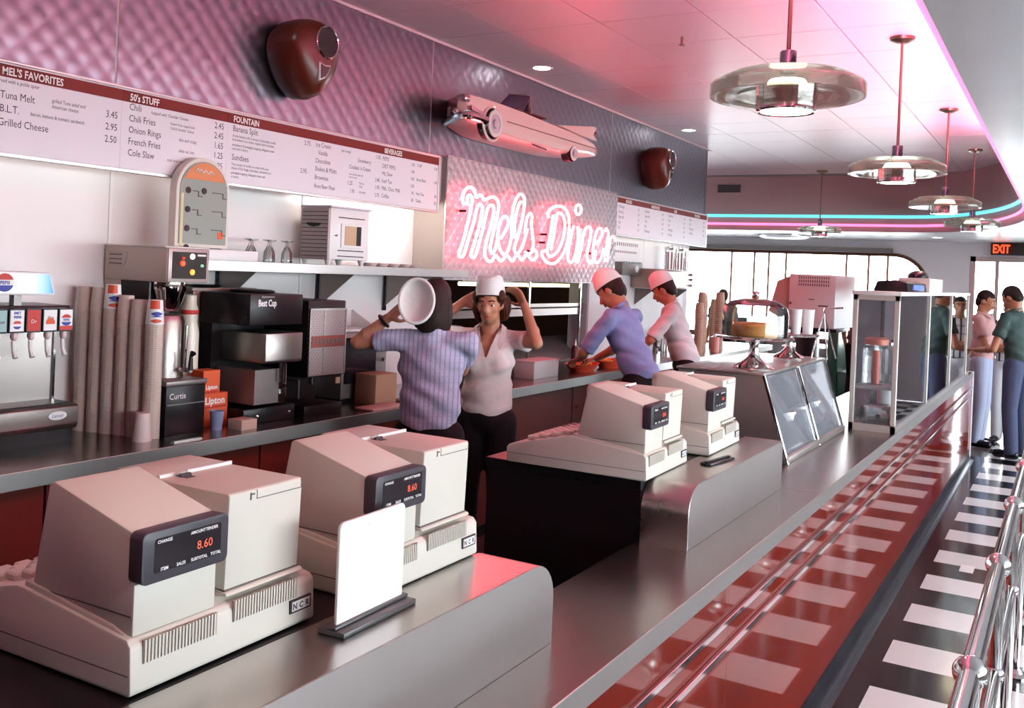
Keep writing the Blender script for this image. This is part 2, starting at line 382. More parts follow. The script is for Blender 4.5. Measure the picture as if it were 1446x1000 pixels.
plinth(2.678, 3.728, False, 'stainless plinth with rounded near end beside the slanted glass case')
def stand(y0, y1, label):
    t = thing('register_stand', label, 'cabinet', (-1.36, (y0+y1)/2, 0), group='black register stands')
    MB().box(-1.63, y0, .05, -1.088, y1, 1.012).build('body', BLACK, t, smooth=0)
    MB().box(-1.64, y0-.003, 1.012, -1.087, y1+.003, 1.039).build('top', BLACK, t, bevel=.003, smooth=0)
    MB().box(-1.60, y0+.02, 0, -1.11, y1-.02, .05).build('plinth', BLACKR, t, smooth=0)
stand(-.6, 1.76, 'black stand under the two nearest registers')
stand(2.68, 3.70, 'black stand under the two farther registers')

# ------------------------------------------------------------------ cash registers
SEG = mat('glowing red digits', (.9, .12, .05), .4); SEG.node_tree.nodes['Principled BSDF'].inputs['Emission Color'].default_value = (1, .12, .04, 1); SEG.node_tree.nodes['Principled BSDF'].inputs['Emission Strength'].default_value = .12
def register(label, loc, rot):
    t = thing('cash_register', label, 'cash register', loc, rot, 'cash registers on the front counter', local=True)
    W = .388
    b = MB().prism([(0, .006), (-.004, .070), (-.012, .080), (-.245, .108), (-.262, .108), (-.47, .058), (-.48, .048), (-.48, .008), (-.474, .001), (-.006, .001)], 'y', 0, W).build('base', BEIGE, t, bevel=.004)
    MB().prism([(-.012, .079), (-.05, .091), (-.25, .117), (-.25, .10), (-.012, .072)], 'y', .006, W-.02).build('deck', BEIGE, b, bevel=.003)
    MB().box(-.4805, -.0006, .030, -.006, .001, .0315).build('seam', BEIGED, b, smooth=0)
    for r in range(4):
        for c in range(10):
            x = -.28-.042*r; z = .112-(-.262-x)*0+0
            z = .112-(.05/.208)*(-.262-x)
            MB().box(x-.015, .03+c*.036, z-.004, x+.015, .058+c*.036, z+.010).build('key', BEIGE if c < 7 else CHAR, b, bevel=.003, seg=1, smooth=0)
    # left tower with the customer display
    tw = MB().prism([(-.012, .080), (-.012, .154), (-.020, .154), (-.020, .226), (-.195, .272), (-.206, .268), (-.236, .116), (-.23, .100), (-.10, .09)], 'y', .010, .165).build('display_tower', BEIGE, t, bevel=.004)
    MB().box(-.235, .0085, .108, -.014, .0105, .1095).build('seam', BEIGED, tw, smooth=0)
    dp = MB().prism(rrect(.008, .154, .171, .2275, .010), 'x', -.024, .004).build('display_panel', CHAR, t, bevel=.004)
    MB().prism(rrect(.029, .168, .155, .2165, .004), 'x', .003, .0046).build('display_window', SCREEN, dp, smooth=0)
    MB().text('8.60', (.0052, .107, .185), (0, 1, 0), (0, 0, 1), .018, bold=.004).build('digits', SEG, dp, smooth=0)
    m = MB()
    for s_, y, z in (('CHANGE', .033, .2125), ('AMOUNT', .094, .2125), ('TENDER', .123, .2125), ('ITEM', .040, .1730), ('SALES', .069, .1730), ('SUBTOTAL', .096, .1730), ('TOTAL', .134, .1730)):
        m.text(s_, (.0055, y, z-.003), (0, 1, 0), (0, 0, 1), .0065, bold=.02)
    m.build('captions', WINK, dp, smooth=0)
    # right tower: receipt printer
    pr = MB().prism([(-.020, .097), (-.016, .243), (-.020, .247), (-.285, .247), (-.290, .242), (-.290, .095), (-.03, .085)], 'y', .191, .361).build('printer_tower', BEIGE, t, bevel=.0035)
    MB().box(-.288, .1895, .094, -.018, .3625, .0975).build('seam', BEIGED, pr, smooth=0)
    MB().prism([(-.010, .090), (-.014, .095), (-.05, .098), (-.05, .084)], 'y', .187, .365).build('front_lip', BEIGE, pr, bevel=.002)
    MB().box(-.286, .195, .2465, -.185, .357, .2505).build('lid', BEIGE, pr, bevel=.0015)
    MB().box(-.187, .197, .2468, -.181, .230, .2525).box(-.187, .257, .2468, -.181, .360, .2525).build('tear_bar', WHITE, pr, smooth=0)
    MB().box(-.178, .228, .2469, -.150, .246, .2480).build('paper_slot', BEIGED, pr, smooth=0)
    MB().cyl((-.166, .226, .248), (-.166, .248, .248), .005, n=8).build('feed_roller', CHAR, pr)
    MB().box(-.0175, .252, .230, -.0155, .357, .2312).box(-.0175, .357, .230, -.0155, .3582, .244).box(-.0175, .251, .230, -.0155, .2522, .244).build('panel_line', BEIGED, pr, smooth=0)
    MB().box(-.0175, .236, .2305, -.0152, .239, .242).box(-.0175, .240, .238, -.0152, .246, .2405).build('latch_mark', BEIGED, pr, smooth=0)
    # louvres on the front of the base
    for (y0, y1, z0, z1) in ((.022, .160, .044, .076), (.195, .341, .052, .084)):
        n = int((y1-y0)/.0062); g = MB(); h = MB()
        for k in range(n):
            yy = y0+k*.0062; g.box(-.004, yy, z0, .0012, yy+.0030, z1)
        g.build('grille', BEIGE, b, smooth=0)
        MB().box(-.0045, y0-.001, z0-.001, -.0012, y1, z1).build('grille_recess', mat('louvre shade', (.34, .30, .25), .6) if 'louvre shade' not in bpy.data.materials else bpy.data.materials['louvre shade'], b, smooth=0)
    bd = MB().box(-.004, .324, .026, .0010, .376, .048).build('badge', INK, b, smooth=0)
    MB().box(.0010, .328, .029, .0016, .372, .045).build('badge_plate', WHITE, bd, smooth=0)
    m = MB()
    for ch, y in (('N', .3345), ('C', .3500), ('R', .3655)): m.text(ch, (.0021, y, .0320), (0, 1, 0), (0, 0, 1), .0140, 'C', bold=.03)
    m.build('lettering', INK, bd, smooth=0)
    m = MB()
    for (x, y) in ((-.03, .03), (-.03, W-.03), (-.45, .03), (-.45, W-.03)): m.cyl((x, y, 0), (x, y, .002), .012, n=8)
    m.build('feet', BLACKR, t)
    return t
reg = register('beige cash register nearest the camera, its display showing 8.60', (-1.093, .877, 1.0405), RAD(1.0))
reg.scale = (1, .975, 1)
dup(reg, (-1.074, 1.366, 1.0405), RAD(.6), 'beige cash register half hidden behind the white sign card')
dup(reg, (-1.066, 2.665, 1.0405), RAD(1.5), 'beige cash register overhanging the near rounded end of the far steel plinth')
dup(reg, (-1.052, 3.200, 1.0405), RAD(1.5), 'beige cash register farthest from the camera, next to the slanted glass case')

# white sign card in a grey foot
t = thing('sign_card', 'blank white sign card with rounded corners standing in a dark grey foot', 'sign', (-1.03, 1.318, 1.040), RAD(2), local=True)
MB().box(-.028, -.105, 0, .028, .105, .010).box(-.010, -.105, .010, .010, .105, .016).build('foot', mat('slate plastic', (.05, .055, .055), .4), t, bevel=.003)
MB().prism(rrect(-.094, .006, .094, .184, .012), 'x', -.003, .003).build('card', mat('white card', (.86, .85, .83), .45), t, bevel=.001, seg=1)
m = MB()
for (s_, z, sz) in (('8', .165, .010), ('c', .166, .006), ('- - -  - -', .128, .007), ('-  -- - -', .105, .006), ('- - - -  -', .085, .006)): m.text(s_, (.0035, -.02 if z > .15 else -.04, z), (0, 1, 0), (0, 0, 1), sz)
m.build('faint_print', mat('faint print', (.55, .53, .52), .7), t, smooth=0)
t = thing('card_foot', 'small black empty card foot in front of the farthest register', 'sign holder', (-1.0, 3.13, 1.040), RAD(-8), local=True)
MB().box(-.02, -.09, 0, .02, .09, .008).build('foot', BLACKR, t, bevel=.002)
MB().box(-.006, -.085, .008, .006, .085, .013).build('slot', BLACK, t, bevel=.001, seg=1)

# ------------------------------------------------------------------ slanted glass display case
Y0, Y1 = 4.235, 5.455
t = thing('salad_case', 'stainless counter display case with slanted glass front beside the farthest register', 'display case', (-1.3, (Y0+Y1)/2, ZT))
side = [(-1.045, ZT), (-1.165, 1.232), (-1.56, 1.232), (-1.56, ZT)]
MB().prism(side, 'y', Y0, Y0+.012).build('end_panel', STEELX, t, smooth=0)
MB().prism(side, 'y', Y1-.012, Y1).build('end_panel', GLASSD, t, smooth=0)
MB().box(-1.56, Y0+.012, ZT, -1.545, Y1-.012, 1.232).build('back_panel', STEELX, t, smooth=0)
MB().box(-1.57, Y0-.004, 1.232, -1.158, Y1+.004, 1.245).build('top_shelf', STEEL, t, bevel=.002)
MB().box(-1.545, Y0+.012, ZT, -1.06, Y1-.012, ZT+.01).build('floor_pan', STEEL, t, smooth=0)
def slant(z): return -1.045+(-.12)*(z-ZT)/(1.232-ZT)
for (a, b) in ((Y0+.012, Y0+.60), (Y0+.63, Y1-.012)):
    MB().add([(slant(ZT+.03), a, ZT+.03), (slant(ZT+.03), b, ZT+.03), (slant(1.228), b, 1.228), (slant(1.228), a, 1.228),
              (slant(ZT+.03)-.006, a, ZT+.03), (slant(ZT+.03)-.006, b, ZT+.03), (slant(1.228)-.006, b, 1.228), (slant(1.228)-.006, a, 1.228)],
             [(0,1,2,3),(7,6,5,4),(0,4,5,1),(1,5,6,2),(2,6,7,3),(3,7,4,0)]).build('slanted_pane', SHEENGLASS, t, smooth=0)
for yy in (Y0, Y0+.615, Y1-.008): MB().tube([(slant(ZT)+.004, yy+.004, ZT), (slant(1.232)+.004, yy+.004, 1.236)], .008, 8).build('glass_trim', CHROME, t)
MB().box(-1.062, Y0, ZT, -1.035, Y1, ZT+.03).build('front_rail', STEELX, t, bevel=.003)
TUB = mat('white tub', (.72, .72, .74), .4)
for k, (x, y, r) in enumerate(((-1.19, 4.55, .095), (-1.20, 4.80, .095), (-1.19, 5.08, .09), (-1.40, 4.7, .1))):
    o = thing('tub', ['white tub inside the slanted case nearest its steel end', 'white tub second from the steel end inside the slanted case', 'white tub farthest from the steel end inside the slanted case', 'white tub in the back row of the slanted case'][k], 'tub', (x, y, ZT+.011), group='tubs in the slanted case')
    MB().lathe((x, y, ZT+.011), [(r*.8, 0), (r, .17), (r+.006, .17), (r+.006, .182), (r-.004, .182), (r*.78, .01)], 20).build('bowl', TUB, o)
    MB().lathe((x, y, ZT+.011), [(r*.96, .15), (0.0, .155)], 20).build('filling', mat('pale filling', (.62, .55, .5), .7), o)

GLASSDOME = glassmat('dome glass', (.98, .985, .985), 1.3, .10, 1.5)
# cake stands on top of the case
def cake_stand(loc, s, label, top):
    x, y, z = loc
    t = thing('cake_stand', label, 'cake stand', loc, group='cake stands on the slanted case')
    MB().lathe(loc, [(0, 0), (.085*s, 0), (.088*s, .006*s), (.078*s, .016*s), (.05*s, .030*s), (.030*s, .048*s), (.022*s, .07*s), (.020*s, .10*s), (.026*s, .118*s), (.05*s, .126*s), (0, .126*s)], 28).build('pedestal', CHROME, t)
    MB().lathe(loc, [(0, .126*s), (.150*s, .128*s), (.165*s, .134*s), (.166*s, .140*s), (.150*s, .137*s), (0, .135*s)], 36).build('plate', CHROME, t)
    if top:
        MB().lathe(loc, [(.140*s, .140*s), (.141*s, .235*s), (.132*s, .268*s), (.105*s, .290*s), (.05*s, .302*s), (0, .304*s)], 36).build('glass_dome', GLASSDOME, t)
        MB().ell((x, y, z+.318*s), .018*s).build('dome_knob', CHROME, t)
    return t
c1 = cake_stand((-1.262, 4.42, 1.246), 1.08, 'chrome cake stand under a clear glass dome on the slanted case', True)
m = MB().lathe((-1.262, 4.42, 1.246+.149), [(0, 0), (.098, 0), (.105, .01), (.105, .05), (.095, .062), (.06, .066), (0, .064)], 30)
single(m, 'layer_cake', mat('golden cake', (.62, .30, .08), .7, var=.2, vscale=30, bump=.3, bscale=80), 'golden brown cake under the glass dome', 'cake')
c2 = cake_stand((-1.30, 5.22, 1.246), .95, 'chrome cake stand without dome, farther along the slanted case', False)
m = MB().lathe((-1.36, 5.17, 1.246+.134), [(0, 0), (.05, 0), (.075, .03), (.08, .036), (.072, .034), (.045, .008), (0, .006)], 20)
single(m, 'dark_bowl', mat('dark bowl', (.05, .04, .035), .3), 'dark shallow bowl on the farther cake stand', 'bowl')
for k, (dx, dy) in enumerate(((.035, -.02), (.085, .045))):
    m = MB().lathe((-1.30+dx, 5.22+dy, 1.246+.134), [(0, 0), (.026, 0), (.033, .13), (.034, .133), (.031, .13), (.024, .004), (0, .004)], 18)
    single(m, 'milk_glass', mat('white glass', (.85, .84, .84), .25) if k == 0 else bpy.data.materials['white glass'], ['nearer tall white tumbler on the domeless cake stand', 'farther tall white tumbler on the domeless cake stand'][k], 'tumbler', 'tumblers on the cake stand')
# small wire stand beside
m = MB()
m.tube([(-1.12, 5.32, 1.246), (-1.15, 5.35, 1.50), (-1.22, 5.40, 1.246)], .005, 6).tube([(-1.15, 5.35, 1.50), (-1.10, 5.45, 1.246)], .005, 6).tube([(-1.15, 5.35, 1.50), (-1.15, 5.35, 1.52), (-1.05, 5.36, 1.53)], .005, 6)
single(m, 'wire_easel', CHROME, 'thin wire easel beside the domeless cake stand', 'easel')

# ------------------------------------------------------------------ tall glass cabinet on the counter edge
CX0, CX1, CY0, CY1, CZ1 = -1.035, -.792, 5.53, 9.65, 1.628
t = thing('glass_cabinet', 'long narrow glass cabinet with pale metal frame on the counter edge', 'cabinet', (-.91, 7.6, ZT))
FRM = mat('pale frame', (.56, .53, .47), .4, .3)
ys = [CY0, CY0+1.36, CY0+2.73, CY1]
for i, yy in enumerate(ys):
    y_ = yy if i == 0 else yy-.03
    for x_ in (CX0, CX1-.026): MB().box(x_, y_, ZT, x_+.026, y_+.03, CZ1-.02).build('post', FRM, t, bevel=.002, seg=1, smooth=0)
MB().box(CX0, CY0, ZT, CX1, CY0+.02, ZT+.04).box(CX0, CY0, CZ1-.05, CX1, CY0+.02, CZ1-.02).build('end_rail', FRM, t, smooth=0)
MB().box(CX1-.02, CY0, ZT, CX1, CY1, ZT+.035).box(CX0, CY0, ZT, CX0+.02, CY1, ZT+.035).build('bottom_rail', ALU, t, smooth=0)
MB().box(CX0-.006, CY0-.006, CZ1-.022, CX1+.006, CY1+.006, CZ1).build('top', mat('white cabinet top', (.8, .79, .77), .35), t, bevel=.003)
for a, b in zip(ys, ys[1:]):
    MB().box(CX1-.014, a+.03, ZT+.03, CX1-.009, b-.03, CZ1-.022).build('front_pane', GLASSD, t, smooth=0)
    MB().box(CX0+.009, a+.03, ZT+.03, CX0+.014, b-.03, CZ1-.022).build('back_pane', GLASSD, t, smooth=0)
MB().box(CX0+.026, CY0+.008, ZT+.04, CX1-.026, CY0+.013, CZ1-.05).build('end_pane', SHEENGLASS, t, smooth=0)
MB().box(CX0+.026, CY1-.013, ZT+.04, CX1-.026, CY1-.008, CZ1-.05).build('end_pane', SHEENGLASS, t, smooth=0)
MB().box(CX0+.015, CY0+.03, 1.085, CX1-.016, CY0+1.32, 1.10).build('inner_shelf', ALU, t, smooth=0)
MB().box(CX0+.027, CY0+.9, 1.10, CX1-.03, CY0+.91, CZ1-.03).build('divider', mat('grey divider', (.42, .40, .44), .5), t, smooth=0)
# things inside
x, y, z = -.93, 5.70, 1.101
o = thing('red_jar', 'clear jar with red drink and red lid inside the glass cabinet', 'jar', (x, y, z))
MB().lathe((x, y, z), [(0, 0), (.07, 0), (.072, .01), (.072, .20), (.06, .215), (.06, .23)], 22).build('glass_body', GLASSP, o)
MB().cyl((x, y, z+.004), (x, y, z+.19), .022, n=14).build('drink_column', mat('red drink', (.6, .07, .03), .3), o)
MB().lathe((x, y, z+.225), [(0, .04), (.05, .04), (.066, .03), (.066, 0), (0, 0)], 20).build('lid', mat('orange red lid', (.65, .12, .05), .4), o)
x, y, z = -.90, 5.86, 1.101
o = thing('clear_jar', 'clear jar with steel lid behind the red drink in the glass cabinet', 'jar', (x, y, z))
MB().lathe((x, y, z), [(0, 0), (.065, 0), (.068, .01), (.068, .22)], 20).build('glass_body', GLASSP, o)
MB().lathe((x, y, z+.22), [(0, .03), (.055, .03), (.072, .015), (.072, 0), (0, 0)], 20).build('lid', CHROME, o)
o = thing('chrome_toaster', 'chrome toaster on the bottom of the glass cabinet', 'toaster', (-.92, 5.72, ZT+.001))
MB().prism(rrect(-1.0, ZT+.012, -.83, ZT+.130, .03), 'y', 5.66, 5.80).build('shell', CHROME, o, bevel=.008)
MB().box(-.99, 5.67, ZT+.001, -.84, 5.79, ZT+.014).build('base', BLACKR, o)
MB().box(-.97, 5.70, ZT+.131, -.86, 5.713, ZT+.1318).box(-.97, 5.745, ZT+.131, -.86, 5.758, ZT+.1318).build('slots', BLACK, o, smooth=0)
MB().cyl((-.90, 5.655, ZT+.07), (-.90, 5.665, ZT+.07), .014).build('dial', BLACK, o)
for k in range(3):
    x, y, z = -.915, 6.02+.2*k, ZT+.001
    m = MB().lathe((x, y, z), [(0, 0), (.05, 0), (.055, .2), (.04, .23), (0, .235)], 18)
    single(m, 'white_canister', WHITE, ['nearest white canister at the bottom of the glass cabinet', 'middle white canister at the bottom of the glass cabinet', 'farthest white canister at the bottom of the glass cabinet'][k], 'canister', 'canisters in the glass cabinet')
# on top of the cabinet
o = thing('folded_jacket_box', 'black box with blue label lying on top of the glass cabinet', 'box', (-.93, 6.65, CZ1))
MB().prism([(-1.03, CZ1), (-.83, CZ1), (-.84, CZ1+.055), (-.90, CZ1+.07), (-1.01, CZ1+.06)], 'y', 6.10, 6.95).build('body', BLACK, o, bevel=.006)
MB().box(-.834, 6.30, CZ1+.012, -.828, 6.80, CZ1+.045).build('label_strip', mat('blue label', (.10, .18, .6), .5), o, smooth=0)
o = thing('pale_carton', 'pale carton with dark contents on top of the glass cabinet', 'box', (-.92, 7.35, CZ1))
MB().box(-1.02, 7.0, CZ1, -.82, 7.75, CZ1+.095).build('carton', mat('pale carton', (.66, .60, .55), .7), o, bevel=.003)
MB().ell((-.92, 7.2, CZ1+.10), (.07, .17, .05)).build('contents', BLACK, o)

# ------------------------------------------------------------------ chrome queue rail
t = thing('queue_rail', 'chrome tubular queue railing with ball joints along the tiled aisle', 'railing', (-.14, 4.5, 0))
PY = [-.50+.865*k for k in range(11)]
for z, r in ((.90, .021), (.60, .019)): MB().cyl((-.14, PY[0], z), (-.14, PY[-1], z), r, n=18).build('rail', CHROME, t)
for yy in PY:
    p = MB().cyl((-.14, yy, .01), (-.14, yy, .90), .019, n=16).build('post', CHROME, t)
    MB().ell((-.14, yy, .90), .034, 20, 12).build('ball_joint', CHROME, p)
    MB().ell((-.14, yy, .60), .028, 18, 10).build('ball_joint', CHROME, p)
    MB().lathe((-.14, yy, 0), [(0, 0), (.06, 0), (.06, .006), (.03, .014), (.021, .03), (0, .03)], 20).build('flange', CHROME, p)
t = thing('queue_rail', 'second chrome queue railing farther right of the aisle', 'railing', (.62, 4.5, 0))
for z, r in ((.90, .021), (.60, .019)): MB().cyl((.62, PY[0], z), (.62, PY[-1], z), r, n=14).build('rail', CHROME, t)
for yy in PY:
    p = MB().cyl((.62, yy, .0), (.62, yy, .90), .019, n=14).build('post', CHROME, t)
    MB().ell((.62, yy, .90), .034).build('ball_joint', CHROME, p)
    MB().ell((.62, yy, .60), .028).build('ball_joint', CHROME, p)
# slips of paper on the floor and the red-lit tag on the counter
m = MB().box(-.500, 6.20, .0005, -.425, 6.36, .0015)
single(m, 'paper_slip', PAPER, 'white paper slip lying on a black floor tile', 'paper', smooth=0)

# beige terminal behind the cake stands
o = thing('terminal_stand', 'black pedestal stand holding the vented beige terminal', 'stand', (-1.66, 7.2, 0))
MB().box(-1.90, 7.05, 0, -1.45, 7.45, .05).build('foot', BLACK, o, bevel=.004)
MB().box(-1.74, 7.18, .05, -1.60, 7.32, 1.31).build('column', BLACK, o, bevel=.004)
MB().box(-1.92, 7.02, 1.31, -1.42, 7.50, 1.335).build('shelf', BLACK, o, bevel=.003)
o = thing('vented_terminal', 'pale beige terminal cabinet with rows of vent slots behind the cake stands', 'machine', (-1.6, 7.2, 1.336), RAD(-6), local=True)
LB = mat('light beige casing', (.76, .76, .73), .5)
MB().prism([(-.17, 0), (.17, 0), (.17, .385), (-.17, .385)], 'y', -.13, .33).build('casing', LB, o, bevel=.006)
MB().prism([(-.33, .10), (-.17, .02), (-.17, .37), (-.27, .33)], 'y', -.11, .30).build('rear_hood', mat('tan casing', (.45, .33, .26), .5), o, bevel=.005)
for rr in range(3):
    for k in range(14): MB().box(-.10+.0165*k, -.1315, .300+.026*rr, -.092+.0165*k, -.1295, .318+.026*rr).build('vent_slot', GREYM, o, smooth=0)
MB().box(.05, -.1315, .155, .12, -.129, .164).box(-.02, -.131, .20, .02, -.129, .206).build('label_print', INK, o, smooth=0)
MB().prism(rrect(.05, .05, .14, .15, .02), 'y', -.1325, -.129).build('front_plate', WHITE, o, smooth=0)
MB().cyl((-.155, -.135, .17), (-.155, -.128, .17), .008).build('lock', CHROME, o)
# ------------------------------------------------------------------ back counter
ZB = .914; XB = -2.98; BW = -3.604
bc = thing('back_counter', 'long stainless back counter with dark red cabinet front along the menu wall', 'counter', (-3.3, 4.4, 0))
MB().box(BW, -1.0, ZB-.035, XB-.004, 11.2, ZB).build('counter_top', CTOP, bc, bevel=.002, smooth=0)
MB().box(XB-.006, -1.0, ZB-.058, XB, 11.2, ZB+.003).build('edge_band', STEELX, bc, bevel=.002, smooth=0)
for k in range(12):
    y0 = -1.0+1.015*k; MB().box(XB-.07, y0+.004, .10, XB-.05, y0+1.011, ZB-.06).build('cabinet_door', DRED, bc, bevel=.002, seg=1, smooth=0)
MB().box(BW, -1.0, .10, XB-.07, 11.15, ZB-.04).build('carcass', BLACK, bc, smooth=0)
MB().box(BW, -1.0, 0, XB-.12, 11.15, .10).build('toe_kick', BLACKR, bc, smooth=0)
for y in (6.15, 6.30): MB().cyl((XB-.052, y, .70), (XB-.03, y, .70), .012).build('knob', CHROME, bc)
# white wall panels with joint strips
wl = bpy.data.objects['wall_left']; wf = bpy.data.objects['wall_left_far']
for (a, b) in ((-1.0, .29), (.29, 1.49), (1.49, 2.69), (2.69, 3.89), (3.89, 5.125)):
    MB().box(-3.620, a+.002, ZB, -3.611, b-.002, 2.06).build('wall_panel', WHITEP, wl, smooth=0)
    if b < 5: MB().box(-3.612, b-.008, ZB, -3.606, b+.008, 2.03).build('joint_strip', WHITE, wl, bevel=.001, seg=1, smooth=0)
for (a, b) in ((7.51, 8.7), (8.7, 9.845)): MB().box(-3.620, a+.002, ZB, -3.611, b-.002, 2.06).build('wall_panel', WHITEP, wf, smooth=0)
# soffit carrying the quilted steel
sof = struct(MB().box(-3.62, -1.0, 2.06, -3.412, 9.85, ZC), 'soffit_left', WALLW, smooth=0)
def quilt(mb, y0, y1, z0, z1, x, d=.052, h=.0062, n=3):
    # soft diamond pillows on a vertical sheet facing +x: fine grid displaced
    st = d/6; ny = max(2, int((y1-y0)/st)); nz = max(2, int((z1-z0)/st))
    vs = []; fs = []
    for j in range(nz+1):
        for i in range(ny+1):
            y = y0+(y1-y0)*i/ny; z = z0+(z1-z0)*j/nz
            u = (y+z)/d/1.4142; v = (y-z)/d/1.4142
            hh = h*(abs(sin(pi*u))*abs(sin(pi*v)))**.6
            vs.append((x+hh, y, z))
    for j in range(nz):
        for i in range(ny): a = j*(ny+1)+i; fs.append((a, a+1, a+ny+2, a+ny+1))
    mb.add(vs, fs)
for (a, b) in ((.10, 2.535), (2.545, 4.755), (4.765, 7.40), (7.41, 9.85)):
    m = MB(); quilt(m, a, b, 2.345, ZC, -3.411, d=.072, h=.0030)
    m.build('steel_sheet', QUILT, sof, smooth=180, fixn=False)
MB().box(-3.62, 9.846, 2.03, -3.405, 9.856, ZC).build('end_cap', QUILT, sof, smooth=0)
MB().box(-3.412, -1, 3.035, -3.40, 9.85, ZC).build('ceiling_angle', WHITE, sof, smooth=0)
# header block that carries the neon sign
struct(MB().box(-3.62, 4.905, 1.58, -3.375, 7.475, 2.345), 'header_pass_through', mat('warm grey paint', (.34, .29, .26), .5), smooth=0)

# ------------------------------------------------------------------ menu boards
U = (0, 1, 0); V = (0, 0, 1)
def menu(y0, y1, ztop, zbot, cols, label, seamhdr=True):
    t = thing('menu_board', label, 'menu board', (-3.39, (y0+y1)/2, zbot))
    MB().box(-3.409, y0-.012, zbot-.014, -3.376, y1+.012, zbot).box(-3.409, y0-.012, ztop, -3.376, y1+.012, ztop+.010).box(-3.409, y1, zbot, -3.376, y1+.012, ztop).build('frame', ALU, t, bevel=.002, seg=1, smooth=0)
    for (a, b, head, hx, rows) in cols:
        p = MB().box(-3.408, a, zbot, -3.382, b-.001, ztop).build('panel', MENU, t, smooth=0)
        MB().box(-3.383, a, ztop-.052, -3.3795, b-.001, ztop-.006).build('header_band', MENUR, p, smooth=0)
        if head: MB().text(head, (-3.3785, hx, ztop-.044), U, V, .040, sx=.80, bold=.025).build('header_lettering', WINK, p, smooth=0)
        m = MB()
        for (s_, y, z, sz, al) in rows: m.text(s_, (-3.3815, y, z), U, V, sz, al, sx=.82, bold=0 if sz > .03 else .003)
        if rows: m.build('lettering', INK, p, smooth=0)
    return t
B, S_ = .040, .020
c0 = (.30, 1.99, None, 0, [])
c1 = (1.44, 2.555, "MEL'S FAVORITES", 2.042, [('served with a pickle spear', 2.02, 2.262, S_, 'L'), ('Tuna Melt', 2.040, 2.205, B, 'L'), ('grilled Tuna salad and', 2.245, 2.222, S_, 'L'), ('American cheese', 2.245, 2.200, S_, 'L'), ('3.45', 2.535, 2.205, B, 'R'),
     ('B.L.T.', 2.040, 2.155, B, 'L'), ('bacon, lettuce & tomato sandwich', 2.16, 2.158, S_, 'L'), ('2.95', 2.535, 2.155, B, 'R'), ('Grilled Cheese', 2.035, 2.105, B, 'L'), ('2.50', 2.535, 2.105, B, 'R'),
     ('Hamburger', 1.46, 2.205, B, 'L'), ('Cheeseburger', 1.46, 2.155, B, 'L'), ('Melburger', 1.46, 2.105, B, 'L')])
c2 = (2.555, 3.125, "50's STUFF", 2.59, [('Chili', 2.59, 2.252, B, 'L'), ('topped with Cheddar Cheese', 2.70, 2.252, S_, 'L'), ('2.45', 3.10, 2.245, B, 'R'), ('Chili Fries', 2.59, 2.205, B, 'L'), ('French Fries topped with', 2.80, 2.222, .016, 'L'), ('Chili & Cheddar Cheese', 2.80, 2.202, .016, 'L'), ('2.45', 3.10, 2.200, B, 'R'),
     ('Onion Rings', 2.59, 2.158, B, 'L'), ('thin and crispy', 2.85, 2.158, S_, 'L'), ('1.65', 3.10, 2.155, B, 'R'), ('French Fries', 2.59, 2.110, B, 'L'), ('skins on, hot', 2.85, 2.110, S_, 'L'), ('1.25', 3.10, 2.110, B, 'R'), ('Cole Slaw', 2.59, 2.063, B, 'L'), ('cool and creamy', 2.79, 2.063, S_, 'L'), ('.95', 3.10, 2.063, B, 'R')])
rw = [('Banana Split', 3.155, 2.248, B, 'L'), ('A boat banana with 3 scoops of chocolate, vanilla', 3.155, 2.222, .017, 'L'), ('& strawberry ice cream, topped with chocolate', 3.155, 2.204, .017, 'L'), ('strawberry & pineapple topping, whipped cream', 3.155, 2.180, .017, 'L'), ('nuts and a cherry', 3.155, 2.162, .017, 'L'), ('3.75', 3.68, 2.248, .034, 'R'),
      ('Sundaes', 3.155, 2.115, B, 'L'), ('Two scoops of vanilla ice cream with your', 3.155, 2.090, .017, 'L'), ('choice of hot fudge, chocolate, strawberry or', 3.155, 2.072, .017, 'L'), ('pineapple topping, whipped cream and', 3.155, 2.050, .017, 'L'), ('a cherry', 3.155, 2.032, .017, 'L'), ('2.95', 3.66, 2.105, .034, 'R'),
      ('Ice Cream', 3.72, 2.252, .034, 'L'), ('(per scoop)', 3.92, 2.252, S_, 'L'), ('1.05', 4.255, 2.250, .032, 'R'), ('Vanilla', 3.74, 2.212, .034, 'L'), ('Strawberry', 4.06, 2.212, .030, 'L'), ('Chocolate', 3.72, 2.170, .034, 'L'), ("Cookies 'n Cream", 3.99, 2.170, .030, 'L'),
      ('Shakes & Malts', 3.72, 2.128, .034, 'L'), ('thick, rich and made with', 3.99, 2.136, .014, 'L'), ('real ice cream', 3.99, 2.120, .014, 'L'), ('2.45', 4.255, 2.122, .030, 'R'), ('Brownies', 3.72, 2.084, .034, 'L'), ('1.25', 4.02, 2.082, .030, 'R'), ('Pie by', 4.08, 2.092, .018, 'L'), ('Slice', 4.08, 2.074, .018, 'L'), ('1.95', 4.255, 2.080, .030, 'R'), ('Root Beer Float', 3.72, 2.040, .030, 'L'), ('1.95', 4.04, 2.040, .028, 'R'), ('ala mode', 4.08, 2.044, .018, 'L'), ('2.75', 4.255, 2.038, .028, 'R')]
c3 = (3.125, 4.262, 'FOUNTAIN', 3.155, rw)
rb = []
